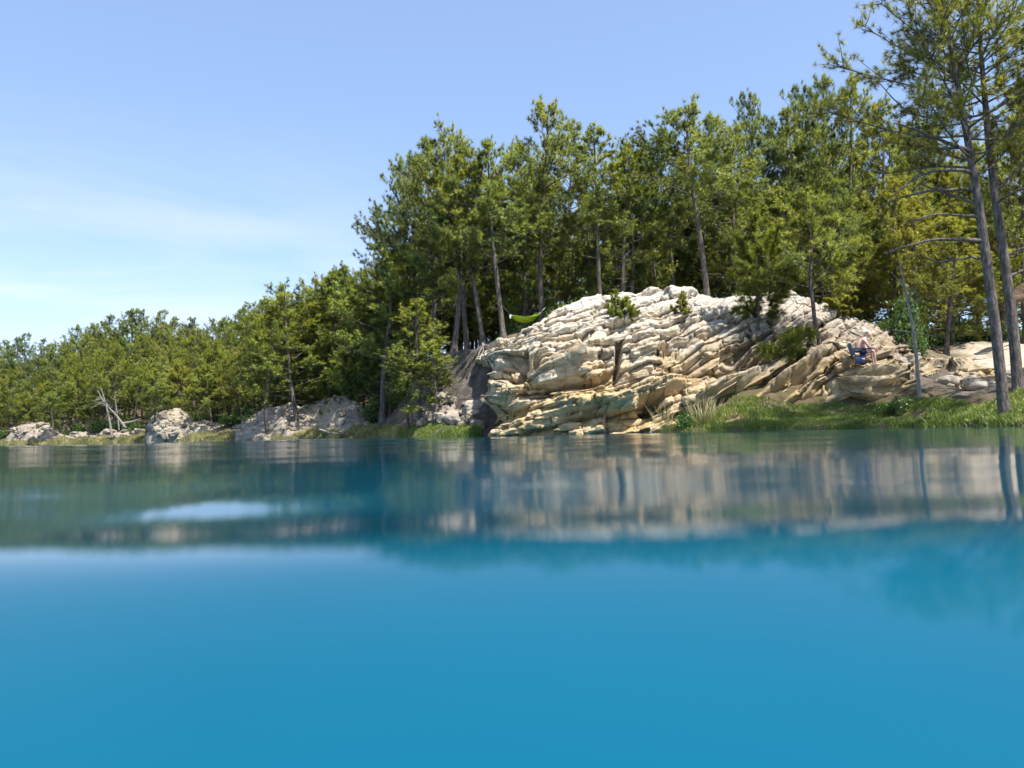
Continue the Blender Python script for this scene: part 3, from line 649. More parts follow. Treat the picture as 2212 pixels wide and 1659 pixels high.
# --- pines on and behind the outcrop that the photo tells apart
FEAT = [
 ('tall', 1091, 35.0, 1062, 322, 'pine with bare roots on the rim, holding one end of the hammock', 1.0, 0),
 ('tall', 1047, 35.8, 1012, 350, 'leaning pine just left of the hammock pine on the bank rim', 1.0, 1),
 ('sunny', 1012, 37.0, 1000, 345, 'thin-stemmed pine at the rim of the dark bank, second from its left corner', 1.0, None),
 ('tall', 981, 36.4, 955, 303, 'thick-stemmed pine at the left corner of the dark bank rim', 1.0, 3),
 ('far', 940, 41, 922, 312, 'dark tall pine behind the left corner of the bank', .95, None),
 ('tall', 918, 43, 902, 365, 'tall pine stepping down from the forest edge, second from its end', .85, None),
 ('far', 892, 45, 872, 405, 'tall dark pine at the end of the high forest edge', .85, None),
 ('sparse', 878, 46, 836, 478, 'thin open-crowned pine leaning out into the sky at the forest end', .8, 0),
 ('tall', 1130, 40, 1125, 312, 'pine behind the hammock pine with a rounded top', .95, None),
 ('tall', 1176, 37.2, 1196, 243, 'tallest forked-looking pine above the hammock', 1.0, 2),
 ('far', 1222, 43, 1238, 285, 'dense pine just right of the tallest pine above the hammock', .9, None),
 ('slim', 1303, 34.9, 1283, 287, 'slender bare-stemmed pine standing on the dome edge of the rock', 1.2, 0),
 ('sunny', 1352, 36.0, 1370, 317, 'straight thick pine behind the middle top of the rock dome', 1.0, 1),
 ('slim', 1366, 38, 1335, 338, 'thin pine close beside the straight thick pine on the dome', 1.2, 1),
 ('tall', 1412, 43, 1408, 352, 'lower pine in the dip of the tree tops above the dome', .9, None),
 ('far', 1456, 42, 1445, 288, 'dark pine left of the leaning pine on the dome top', 1.0, None),
 ('tall', 1537, 35.4, 1490, 253, 'leaning thick pine on the dome top with broad crown', 1.15, 1),
 ('far', 1512, 44, 1542, 258, 'broad dark pine behind the leaning dome pine', 1.0, None),
 ('tall', 1583, 40, 1570, 274, 'pine just right of the leaning dome pine', .9, None),
 ('far', 1640, 45, 1620, 222, 'tall pine with pointed top above the yellow-green small pine', .8, None),
 ('tall', 1692, 44, 1690, 250, 'pine in the gap between two pointed tops over the rock', .9, None),
 ('far', 1737, 46, 1735, 208, 'pine on the shoulder of the highest tree top', .9, None),
 ('far', 1776, 45, 1770, 180, 'highest pine top of the wood behind the rock', .85, None),
 ('mid', 1845, 40, 1838, 196, 'dense bright pine right of the highest tree top', .95, None),
 ('mid', 1880, 42, 1885, 228, 'pine at the right shoulder of the dense bright pine', .85, None),
 ('far', 1930, 47, 1915, 292, 'far pine in the gap left of the big foreground pines', .8, None),
 ('far', 1968, 49, 1962, 272, 'far round-topped pine under the long bare branches', .9, None),
 ('tall', 2012, 47, 2008, 284, 'far pine beside the round-topped one under the long branches', .9, None),
 ('sunny', 2062, 38, 2058, 350, 'yellow-green pine behind the bare lower branches', 1.0, 0),
 ('sunny', 2115, 42, 2110, 330, 'yellow-green pine seen between the big foreground trunks', 1.0, 1),
 ('sunny', 2175, 38, 2178, 300, 'yellow-green pine behind the second big trunk', 1.0, 2),
 ('sunny', 2225, 36, 2235, 240, 'yellow-green pine at the right edge behind the big trunks', 1.1, 1),
 ('sunny', 1988, 35, 1975, 455, 'bright mid-height pine over the seated person', 1.0, 2),
 ('sunny', 2048, 31.5, 2050, 470, 'drooping yellow-green pine in front of the sandy clearing', 1.15, 0),
 ('sunny', 1930, 37, 1925, 400, 'olive pine between the curved pine and the clearing', 1.0, 1),
 ('mid', 1690, 37.5, 1700, 420, 'shaded pine behind the small yellow-green pine', .9, None),
 ('mid', 1810, 36.5, 1800, 400, 'shaded pine behind the curved pine', .9, None),
 ('mid', 1270, 40, 1255, 420, 'short dense pine between the dome edge and the hammock', .8, None),
 ('mid', 1430, 38.5, 1420, 470, 'short dense pine behind the grey-shaded part of the dome', .8, None),
 ('mid', 1600, 38, 1610, 440, 'short pine behind the right half of the dome top', .8, None),
 # left shore
 ('mid', 905, 34.2, 905, 652, 'bright bushy pine standing at the water foot of the dark bank', 1.1, 0),
 ('slim', 940, 33.4, 925, 740, 'thin young pine right of the bright bushy pine at the bank foot', 1.3, 0),
 ('slim', 882, 35, 870, 720, 'thin young pine left of the bright bushy pine at the bank foot', 1.4, 1),
 ('tall', 825, 41.5, 838, 545, 'dark pine at the left foot of the bank behind the double mound', 1.2, 0),
 ('tall', 768, 46.5, 762, 578, 'pine right behind the peak of the double mound', 1.2, 2),
 ('slim', 742, 47, 730, 600, 'thin pine standing on the peak line of the double mound', 1.5, 0),
 ('sunny', 645, 45.2, 622, 625, 'pine growing on the front of the double mound', 1.2, 1),
 ('slim', 577, 45.4, 570, 690, 'thin pine at the left end of the double mound', 1.5, 1),
 ('sunny', 690, 49, 690, 612, 'full pine behind the saddle of the double mound', 1.2, 1),
 ('slim', 336, 51.5, 340, 800, 'thin young pine in front of the cemented boulder', 1.2, 0),
 ('slim', 105, 59.2, 108, 830, 'thin young pine in front of the low far mound', 1.3, 1),
 ('mid', 455, 51, 455, 790, 'dark-stemmed pine on the sandy bank beside the boulder', 1.2, 2),
]
for f in FEAT: pine(f[0], f[1], f[2], f[3], f[4], f[5], width=f[6], var=f[7])
# --- the wood behind the outcrop
for i in range(38):
    px = 960 + (2260 - 960) * (i + rnd.random()) / 38; Y = rnd.uniform(46, 66)
    top = np.interp(px, [960, 1100, 1200, 1330, 1410, 1480, 1600, 1700, 1770, 1860, 1920, 2260], [340, 350, 300, 360, 370, 300, 290, 280, 240, 250, 320, 320]) + rnd.uniform(60, 170)
    pine(('mid', 'far', 'tall')[i % 3], px, Y, px + rnd.uniform(-8, 8), top, 'pine deep in the shaded wood behind the rock outcrop', 'pines deep in the wood behind the outcrop')
for i in range(26):
    px = 1110 + (1900 - 1110) * (i + rnd.random()) / 26; Y = rnd.uniform(38, 45)
    pine('mid' if i % 3 else 'young', px, Y, px + rnd.uniform(-6, 6), rnd.uniform(470, 560), 'low shaded pine filling the wood behind the outcrop rim', 'low pines behind the outcrop rim', width=.9)
for i in range(16):
    px = 900 + 220 * (i + rnd.random()) / 16; Y = rnd.uniform(44, 54)
    pine('mid', px, Y, px + rnd.uniform(-6, 6), rnd.uniform(470, 610), 'low dark pine filling the wood behind the dark bank', 'low pines behind the dark bank', width=1.1)
# --- the wooded shore and hillside on the left
SIL = ([-260, 0, 40, 70, 110, 200, 260, 330, 400, 440, 500, 560, 600, 650, 700, 740, 800, 850, 900], [750, 738, 726, 748, 732, 708, 692, 670, 692, 680, 674, 652, 630, 642, 604, 590, 575, 560, 500])
def shoreY(px): return float(g_cols(np.array([px]))[0, 1, 0])
ORD = ['first', 'second', 'third', 'fourth', 'fifth', 'sixth', 'seventh', 'eighth', 'ninth', 'tenth', 'eleventh', 'twelfth', 'thirteenth', 'fourteenth', 'fifteenth', 'sixteenth', 'seventeenth']
def front_label(px, i):
    k = max(j for j, l in enumerate(LM) if l[0] <= px); cnt[k] = cnt.get(k, 0) + 1
    return ('yellow-green' if i % 4 == 2 else 'green') + ' front-row far shore pine, ' + ORD[cnt[k] - 1] + ' to the right of ' + LM[k][1]
LM = [(-200, 'the left picture edge'), (70, 'the low far mound'), (235, 'the leaning dead trees'), (360, 'the cemented boulder'), (545, 'the bright young shrub'), (735, 'the peak of the double mound')]
cnt = {}
for i in range(54):
    px = -90 + 960 * (i + rnd.random()) / 54; Y = shoreY(px) + rnd.uniform(3.5, 8); s = np.interp(px, *SIL)
    pine(['mid', 'tall', 'sunny', 'mid'][i % 4], px, Y, px + rnd.uniform(-8, 8), min(880, s + rnd.uniform(50, 150)), front_label(px, i), 'pines in the front row of the far shore', width=0.86)
for i in range(60):
    px = -120 + 1000 * (i + rnd.random()) / 60; Y = shoreY(px) + rnd.uniform(9, 22); s = np.interp(px, *SIL)
    pine(['mid', 'tall', 'sunny', 'mid', 'mid'][i % 5], px, Y, px + rnd.uniform(-6, 6), s + rnd.uniform(15, 85), 'pine in the middle of the wooded far shore slope', 'pines on the middle slope of the far shore', width=0.86)
for i in range(66):
    px = -140 + 1020 * (i + rnd.random()) / 66; Y = shoreY(px) + rnd.uniform(24, 46); s = np.interp(px, *SIL)
    pine('far', px, Y, px + rnd.uniform(-4, 4), s + rnd.uniform(-12, 36), 'pine on the skyline of the far wooded hillside', 'pines on the skyline of the far hillside', width=0.95)

# --- two big foreground pines on the right, with long bare lower limbs
def big_pine(seed, px, Y, pts, r0, label, cbz, Rc, nl, deadside, z=None, sprays=(), tuft=(34, .17, .0065), mat=None):
    """pts: trunk line in picture pixels at distance Y, from the ground up."""
    r = np.random.default_rng(seed); x = gx(px, Y); zb = gz1(x, Y) - .1 if z is None else z
    base = Vector((x, Y, zb)); root = empty('pine_tree', base); tag(root, label, 'pine tree')
    L = [np.array(P(a, b, Y) - base) for a, b in pts]; L[0] = np.array([0, 0, -.4]); L = np.array(L)
    t = np.linspace(0, 1, len(L)); tt = np.linspace(0, 1, 36)
    path = np.stack([np.interp(tt, t, L[:, c]) for c in range(3)], -1); k = np.array([.25, .5, .25])
    for _ in range(3): path[1:-1] = (path[:-2] + 2 * path[1:-1] + path[2:]) / 4
    rad = r0 * (1 - tt) ** .6 + .015; rad[0] *= 1.35; rad[1] *= 1.12
    mb = MB().tube(path, rad, 12); top = path[-1, 2]; C, Dr, Tn = [], [], []
    def tr(z): return np.array([np.interp(z, path[:, 2], path[:, c]) for c in range(3)]), np.interp(z, path[:, 2], rad)
    for i in range(nl):
        u = (i + r.uniform(.2, .8)) / nl; z = cbz + (top - cbz) * u; p0, rr = tr(z); az = i * 2.4 + r.normal(0, .4)
        Lb = Rc * (.65 + .35 * math.sin(math.pi * min(1, u + .25))) * (1 - u) ** .3 * r.uniform(.7, 1.15) + .3
        el = np.interp(u, [0, .4, 1], [.12, .45, 1.0]) + r.normal(0, .12)
        dirn = np.array([math.cos(az) * math.cos(el), math.sin(az) * math.cos(el), math.sin(el)]); s = np.linspace(0, 1, 8)
        bp = p0 + np.outer(s * Lb, dirn) + np.outer(s ** 2 * Lb * r.uniform(.05, .3), [0, 0, 1]) + np.outer(np.sin(s * 4) * Lb * .06, r.normal(size=3))
        mb.tube(bp, max(.016, .33 * rr) * (1 - .8 * s) + .005, 6); tl = r.normal(.5, .15)
        for k2 in range(int(3 + Lb * 4.0)):
            q = r.uniform(.25, 1); p1 = np.array([np.interp(q, s, bp[:, c]) for c in range(3)])
            dd = unit(dirn * .8 + r.normal(size=3) * .6 + np.array([0, 0, .3])); Ls = Lb * r.uniform(.12, .3) + .15; p2 = p1 + dd * Ls
            mb.tube(np.stack([p1, (p1 + p2) / 2 + r.normal(size=3) * .03, p2]), [.014, .010, .005], 4)
            nt = max(2, int(Ls / .15))
            for g in range(nt):
                f = (g + 1.0) / nt; C.append(p1 + (p2 - p1) * f + r.normal(size=3) * .05); Dr.append(unit(dd + np.array([0, 0, .3]))); Tn.append(tl + r.normal(0, .12))
    for (pa, pb, sag, th) in sprays:                    # low needled limbs
        a = np.array(P(*pa, Y) - base); b = np.array(P(*pb, Y - .3) - base); s = np.linspace(0, 1, 9)
        pt = a + np.outer(s, b - a) + np.outer(s * (1 - s), [0, 0, sag]); mb.tube(pt, th * (1 - .75 * s) + .005, 6)
        for k2 in range(64):
            q = r.uniform(.15, 1); p1 = np.array([np.interp(q, s, pt[:, c]) for c in range(3)]); dd = unit(unit(b - a) * .6 + r.normal(size=3) * .55 + [0, 0, .35])
            for g in range(3): C.append(p1 + dd * .14 * (g + .6) + r.normal(size=3) * .03); Dr.append(dd); Tn.append(r.normal(.55, .12))
    trunk = link('trunk', mb.mesh('trunk', M_BARK), root)
    link('crown', tufts_to_mesh(np.array(C), np.array(Dr), r, *tuft, 'crown', mat or M_NEEDLE, tint=np.array(Tn)), root)
    for (pa, pb, sag, th) in deadside:
        a = np.array(P(*pa, Y) - base); b = np.array(P(*pb, Y + r.uniform(-1.2, .8)) - base); s = np.linspace(0, 1, 9)
        pt = a + np.outer(s, b - a) + np.outer(s * (1 - s), [0, r.normal(0, .4), sag]) + r.normal(0, .02, (9, 3))
        m2 = MB().tube(pt, th * (1 - .75 * s) + .006, 6)
        for k2 in range(5):
            q = r.uniform(.3, .95); p1 = np.array([np.interp(q, s, pt[:, c]) for c in range(3)]); dd = unit((b - a) * .3 + r.normal(size=3) * .5)
            m2.tube(np.stack([p1, p1 + dd * .25, p1 + dd * .5 + [0, 0, .08]]), [.010, .007, .004], 4)
        link('bare_limb', m2.mesh('bare_limb', M_BARK), trunk)
    return root
big_pine(21, 2168, 19.0, [(2168, 872), (2150, 700), (2128, 540), (2108, 400), (2090, 300), (2072, 200), (2050, 80), (2030, -40)], .115,
         'nearest tall pine with leaning dark trunk, roots in the grass near the right edge', 6.2, 2.9, 46,
         [((2103, 378), (1925, 425), 1.4, .045), ((2108, 412), (1895, 455), 1.0, .04), ((2118, 470), (1960, 478), .5, .035), ((2112, 440), (1985, 395), .3, .03), ((2125, 520), (1915, 545), .6, .05), ((2128, 560), (2005, 575), .3, .03), ((2098, 330), (1930, 265), -.2, .05)], mat=M_NEEDLE_Y)
big_pine(22, 2200, 20.0, [(2200, 838), (2188, 700), (2170, 560), (2152, 440), (2138, 330), (2128, 220), (2118, 100), (2108, -60)], .122,
         'second tall pine with sunlit rough trunk just right of the nearest one', 7.3, 2.6, 38,
         [((2160, 560), (2260, 520), .2, .04), ((2175, 600), (2240, 575), .2, .04), ((2150, 440), (2230, 400), .2, .04), ((2145, 420), (2215, 350), .1, .05)], mat=M_NEEDLE_Y)
big_pine(23, 2400, 20.5, [(2400, 850), (2392, 600), (2380, 400), (2370, 200), (2350, 0), (2330, -160)], .22,
         'tall pine beyond the right edge, only its needle sprays in view', 6.8, 2.6, 34, [])

# --- small pines on the rock
def on_rock(px, py): p, n = cliff_at(px, py); return Vector(p)
def rock_pine(px, py, py_top, px_top, label, kind, var, width):
    p = on_rock(px, py); o = pine(kind, px, p.y, px_top, py_top, label, width=width, z=p.z - .15, var=var); o.location.x = p.x
    return o
PINES['seedling'] = [make_pine(700 + i, H=10, cb=.12, Rc=5.2, nl=26, shape='cone', r0=.22, dead=0, M=26, L=.9, w=.055, dens=.55, mat=M_NEEDLE_Y) for i in range(2)]
PINES['small'] = [make_pine(720, H=10, cb=.14, Rc=5.0, nl=34, shape='open', r0=.2, dead=2, M=26, L=.55, w=.032, dens=.6, mat=M_NEEDLE_Y, bend=.5),
                  make_pine(721, H=10, cb=.46, Rc=2.9, nl=46, shape='round', r0=.16, dead=5, M=28, L=.36, w=.020, dens=.9, bend=.75)]
rock_pine(1636, 712, 545, 1640, 'small open yellow-green pine growing on the bright upper rock', 'small', 0, .72)
pc = on_rock(1778, 812); zt = P(1752, 640, pc.y).z - pc.z
cp = big_pine(31, 1778, pc.y, [(1778, 812), (1774, 770), (1770, 735), (1760, 700), (1757, 660), (1750, 610), (1752, 550), (1756, 500), (1750, 452)], .085, 'curved-stemmed pine growing from the sloping ledges left of the person', zt, 1.55, 34,
              [((1757, 668), (1722, 655), .1, .015), ((1757, 690), (1735, 686), .05, .012)], z=pc.z - .1, sprays=[((1771, 772), (1648, 758), -.25, .03), ((1765, 720), (1700, 735), .1, .02)], tuft=(30, .2, .010))
rock_pine(1327, 685, 632, 1325, 'bushy pine seedling on the left shoulder of the dome', 'seedling', 0, .5)
rock_pine(1347, 690, 662, 1348, 'tiny pine seedling just right of the bushy one on the dome', 'seedling', 1, .5)
rock_pine(1470, 680, 652, 1468, 'lone small pine seedling in the middle of the dome', 'seedling', 0, .42)
rock_pine(1815, 676, 655, 1815, 'yellow seedling on the rim above the seated person', 'seedling', 1, .8)

# ------------------------------------------------------------------ shrubs
def make_shrub(seed, R0=(1, .9, .8), n=900, ls=.07, mat=M_LEAF):
    r = np.random.default_rng(seed); mb = MB()
    tips = unit(r.normal(size=(26, 3)) + [0, 0, .5]) * r.uniform(.6, 1, (26, 1)) * np.array(R0); tips[:, 2] = np.abs(tips[:, 2]) + .15
    for tp in tips: mb.tube(np.stack([[0, 0, -.2], tp * .5 + r.normal(size=3) * .08, tp]), [.022, .014, .005], 4)
    C = tips[r.integers(0, 26, n)] * r.uniform(.45, 1.08, (n, 1)) + r.normal(0, .13, (n, 3))
    d = unit(r.normal(size=(n, 3))); e = unit(np.cross(d, r.normal(size=(n, 3)))); s = ls * r.uniform(.6, 1.3, (n, 1))
    V = np.stack([C - d * s, C + e * s * .55, C + d * s, C - e * s * .55], 1).reshape(-1, 3)
    tn = np.repeat(np.clip(.45 + .3 * (C[:, 2] / R0[2] - .5) + r.normal(0, .15, n), 0, 1), 4)
    return mb.mesh('stems', M_BARK), mesh_np('leaves', V, np.arange(4 * n).reshape(-1, 4), mat, False, {'tint': tn})
SHRUBS = [make_shrub(i, R0, n) for i, (R0, n) in enumerate([((1, .9, .9), 1200), ((.8, .8, 1.2), 1200), ((1.2, .9, .7), 1300)])]
def shrub(px, Y, s, label, group=None, z=None, x=None, sz=1.0):
    X = gx(px, Y) if x is None else x; Z = gz1(X, Y) if z is None else z
    root = empty('leafy_shrub', (X, Y, Z)); tag(root, label, 'shrub', group); root.scale = (s, s, s * sz); root.rotation_euler.z = rnd.uniform(0, 6.3)
    for nme, m in zip(('stems', 'leaves'), SHRUBS[rnd.randrange(3)]): link(nme, m, root)
for i in range(30):
    px = 1100 + (1880 - 1100) * (i + rnd.random()) / 30; Y = rnd.uniform(36.5, 40)
    shrub(px, Y, rnd.uniform(.5, 1.0), 'green leafy shrub in the shade between the trunks behind the rim', 'shrubs between the trunks behind the rim')
for i in range(12):
    px = 1890 + 320 * (i + rnd.random()) / 12
    shrub(px, rnd.uniform(37, 40), rnd.uniform(.8, 1.4), 'green leafy shrub at the back of the sandy clearing', 'shrubs at the back of the clearing')
for i in range(34):
    px = -20 + 880 * (i + rnd.random()) / 34; Y = shoreY(px) + rnd.uniform(3.5, 6)
    shrub(px, Y, rnd.uniform(.6, 1.2), 'low leafy shrub at the foot of the far shore pines', 'shrubs at the foot of the far shore pines')
shrub(1225, 34.9, .95, 'large bright leafy shrub on the rim right of the hammock', sz=1.3)
shrub(1262, 35.2, .9, 'bright leafy shrub next to the slender dome pine', sz=1.3)
shrub(545, 46.8, .9, 'bright green young shrub on the sandy bank beside the double mound', sz=1.3)
p = on_rock(1478, 868); shrub(1478, 26.2, .42, 'small green bush on the grass bank against the rock', sz=1.1)
shrub(1935, 24.2, .55, 'green bush in the grass below the seated person')
shrub(1985, 29.4, .55, 'dark green leafy shrub behind the pale thin tree', sz=1.6)
shrub(1955, 31.0, 1.2, 'dark leafy shrub on the rim right of the seated person', sz=1.5)

# ------------------------------------------------------------------ grass along the shore
def grass(name, label, pxr, t0, t1, n, hgt, mat, seed, w=.012, clump=1.0):
    r = np.random.default_rng(seed); px = r.uniform(*pxr, n); C = g_cols(px); Y = C[:, 1, 0] + t0 + (t1 - t0) * r.random(n)
    X = (px - 1106) / FPX * Y; z = gz(X, Y); nz = fbm(np.stack([X, Y, X * 0], -1) * 1.1, 3)
    keep = r.random(n) < np.clip(.75 + nz * clump, .05, 1); X, Y, z, nz = X[keep], Y[keep], z[keep], nz[keep]; n = len(X)
    h = hgt * r.uniform(.5, 1.25, n) * (1 + .6 * nz); az = r.uniform(0, 6.28, n); lean = r.uniform(.1, .6, n) * h
    b = np.stack([X, Y, z - .03], -1); sd = np.stack([np.cos(az), np.sin(az), az * 0], -1) * w; ld = np.stack([np.sin(az + r.normal(0, .5, n)), np.cos(az), az * 0], -1)
    up = np.array([0, 0, 1.0])
    mid = b + up * (h * .6)[:, None] + ld * (lean * .35)[:, None]; tip = b + up * h[:, None] + ld * lean[:, None]
    V = np.stack([b - sd, b + sd, mid + sd * .7, mid - sd * .7, tip], 1).reshape(-1, 3); k = np.arange(n)[:, None] * 5
    tint = np.repeat(np.clip(.45 + .45 * fbm(np.stack([X, Y, X * 0], -1) * .8 + 40, 3) + r.normal(0, .15, n), 0, 1), 5)
    o = link(name, mesh_np(name, V, [np.hstack([k, k + 1, k + 2, k + 3]), np.hstack([k + 3, k + 2, k + 4])], mat, False, {'tint': tint}))
    tag(o, label, 'grass', kind='stuff')
grass('shore_grass', 'lush green grass on the bank below the rock ledges', (1395, 2300), -.25, 2.6, 110000, .125, M_GRASS, 1)
grass('tall_shore_grass', 'taller pale grass blades fringing the water below the ledges', (1480, 2300), -.35, .5, 7000, .20, M_GRASS, 2, .010)
grass('far_shore_grass', 'thin tan and green grass along the far water edge', (-60, 860), -.5, 1.7, 52000, .22, M_DRY, 3, .022, 1.2)
grass('bank_foot_grass', 'short green grass strip at the foot of the dark bank', (860, 1038), -.4, .9, 15000, .16, M_GRASS, 4, .012)

def dry_clump(px, Y, n, h, label, seed, spread=.25):
    r = np.random.default_rng(seed); x = gx(px, Y); z = gz1(x, Y); mb = MB()
    for i in range(n):
        a = r.uniform(0, 6.28); q = r.uniform(0, spread); b = np.array([math.cos(a) * q, math.sin(a) * q, -.05]); hh = h * r.uniform(.6, 1.1); l = np.array([math.cos(a), math.sin(a), 0]) * hh * r.uniform(.05, .4)
        mb.tube(np.stack([b, b + [0, 0, hh * .55] + l * .25, b + [0, 0, hh] + l]), [.007, .006, .002], 3)
    nn = mb.n; o = link('dry_grass_clump', mb.mesh('dry_grass_clump', M_DRY, False, {'tint': r.uniform(.5, 1, nn)}), loc=(x, Y, z)); tag(o, label, 'grass clump')
dry_clump(1432, 26.6, 26, 1.1, 'arching clump of tall dry stems left of the small green bush', 5, .3)
dry_clump(1515, 26.3, 90, 1.0, 'dense straw-coloured dry grass clump right of the small green bush', 6, .5)

# ------------------------------------------------------------------ dead trees and logs
def dead_tree(name, pts, Y, r0, label, cat, mat=M_DEAD, twigs=8, seed=0, dY=0, part='stem'):
    r = np.random.default_rng(seed); L = np.array([list(P(a, b, Y + dY * i / (len(pts) - 1))) for i, (a, b) in enumerate(pts)])
    t = np.linspace(0, 1, len(L)); tt = np.linspace(0, 1, 22); path = np.stack([np.interp(tt, t, L[:, c]) for c in range(3)], -1)
    for _ in range(2): path[1:-1] = (path[:-2] + 2 * path[1:-1] + path[2:]) / 4
    base = path[0].copy(); root = empty(name, base); path = path - base
    path += np.cumsum(r.normal(0, .012, path.shape), 0) * .6
    link(part, MB().tube(path, r0 * (1 - tt * .8) + .006, 7).mesh(part, mat), root)
    for i in range(twigs):
        q = r.uniform(.35, .98); p = np.array([np.interp(q, tt, path[:, c]) for c in range(3)]); dd = unit(r.normal(size=3) + [0, 0, .4]); l = r.uniform(.4, 1.1)
        s = np.linspace(0, 1, 5)
        link('twig', MB().tube(p + np.outer(s * l, dd) + np.outer(s * s, r.normal(0, .12, 3)), .28 * r0 * (1 - .8 * s) + .004, 4).mesh('twig', mat), root)
    tag(root, label, cat); return root
dead_tree('dead_tree', [(1988, 882), (1982, 830), (1974, 740), (1966, 680), (1955, 620), (1945, 560)], 24.2, .066, 'pale thin half-dead tree standing in the grass right of the person', 'tree', mat=M_DEAD, twigs=12, seed=3)
dead_tree('dead_tree', [(243, 948), (236, 905), (228, 870), (218, 838)], 55.2, .085, 'pale dead trunk standing upright by the far waterline', 'dead tree', twigs=4, seed=4)
dead_tree('fallen_tree', [(272, 925), (250, 895), (230, 872), (212, 842)], 56.4, .085, 'bare pale tree leaning over across the upright dead trunk', 'dead tree', twigs=12, seed=5)
dead_tree('dead_tree', [(257, 930), (252, 890), (246, 850)], 57.0, .06, 'short thin dead trunk right of the leaning bare tree', 'dead tree', twigs=5, seed=6)
dead_tree('driftwood_branch', [(690, 928), (712, 932), (740, 936)], 41.2, .06, 'grey fallen branch lying in front of the double mound', 'branch', twigs=3, seed=7)
dead_tree('fallen_log', [(262, 915), (285, 912), (305, 904)], 57.0, .11, 'pale log lying on the low far bank', 'log', twigs=0, seed=8)
dead_tree('fallen_tree', [(2182, 655), (2200, 632), (2240, 600), (2300, 555)], 33.0, .30, 'thick brown trunk leaning behind the big pines at the right edge', 'dead tree', mat=M_BROWN, twigs=2, seed=9)
dead_tree('fallen_tree', [(2178, 648), (2215, 640), (2290, 625)], 32.4, .24, 'light brown log lying level under the leaning brown trunk', 'log', mat=M_BROWN, twigs=0, seed=10)

# bare roots hanging down the dark bank
def roots():
    r = np.random.default_rng(77); i = 0
    for (px, py, Y, n, lab) in ((1083, 738, 34.6, 14, 'tangle of bare roots hanging from the hammock pine over the bank rim'), (1045, 745, 35.2, 14, 'tangle of bare roots below the leaning pine on the bank rim')):
        base = P(px, py, Y); root = empty('root_tangle', base); tag(root, lab, 'roots')
        for k in range(n):
            d = np.array([r.normal(-.5, .5), -abs(r.normal(.5, .3)), 0]); s = np.linspace(0, 1, 9); l = r.uniform(.5, 1.7)
            pt = np.outer(s * l * .6, d) + np.outer(-s ** 1.6 * l, [0, 0, 1]) + np.cumsum(r.normal(0, .04, (9, 3)), 0); pt[0] = 0
            link('root', MB().tube(pt, r.uniform(.02, .055) * (1 - .8 * s) + .006, 5).mesh('root', M_DEAD if k % 3 == 0 else M_BARK), root)
roots()

# ------------------------------------------------------------------ hammock
M_HAM = flat_mat('lime_green_nylon', (.30, .50, .025), .5, .18, 6); M_STRAP = flat_mat('grey_strap', (.35, .37, .36), .7); M_DARKST = flat_mat('dark_strap', (.05, .05, .05), .7)
def hammock():
    A, B = P(1104, 681, 35.0), P(1166, 676, 36.0); root = empty('hammock', (A + B) / 2); tag(root, 'lime green hammock slung between the pines at the rim of the rock', 'hammock'); o = (A + B) / 2
    n, m = 26, 13; V = []
    ax = (B - A); side = Vector((ax.y, -ax.x, 0)).normalized()
    for i in range(n):
        u = i / (n - 1); c = A.lerp(B, u) - Vector((0, 0, 1)) * (.42 * 4 * u * (1 - u)) ; w = .46 * math.sin(math.pi * u) ** .6 + .02; dp = .26 * math.sin(math.pi * u) ** .8
        for j in range(m):
            q = j / (m - 1) * 2 - 1
            p = c + side * (w * q) + Vector((0, 0, dp * (q * q) + .035 * math.sin(q * 17) * math.sin(math.pi * u))); V.append(tuple(p - o))
    i, j = np.meshgrid(np.arange(n - 1), np.arange(m - 1), indexing='ij'); F = np.stack([i * m + j, (i + 1) * m + j, (i + 1) * m + j + 1, i * m + j + 1], -1).reshape(-1, 4)
    h = link('hammock_cloth', mesh_np('hammock_cloth', np.array(V), F, M_HAM, True), root)
    sol = h.modifiers.new('thickness', 'SOLIDIFY'); sol.thickness = .004
    T1 = P(1084, 660, 35.0); T2 = P(1181, 662, 37.1)
    for a, b, m_ in ((A, T1, M_DARKST), (B, T2, M_STRAP)):
        link('strap', MB().tube(np.array([list(a - o), list((a + b) / 2 - o), list(b - o)]), .012 if m_ is M_DARKST else .022, 5).mesh('strap', m_), root)
    for a, d in ((A, 1), (B, -1)):
        link('gathered_end', MB().tube(np.array([list(a - o - Vector((.09 * d, 0, -.03))), list(a - o), list(a - o + Vector((.10 * d, 0, -.03)))]), [.02, .035, .03], 6).mesh('gathered_end', M_STRAP), root)
    V, Fq = SLABDATA[2]; bagm = flat_mat('white_bag', (.75, .76, .74), .6)
    link('stuff_sack', mesh_np('stuff_sack', V * np.array([.05, .05, .07]), Fq, bagm, True), root, loc=tuple(A - o + Vector((-.03, -.05, -.09))))
hammock()

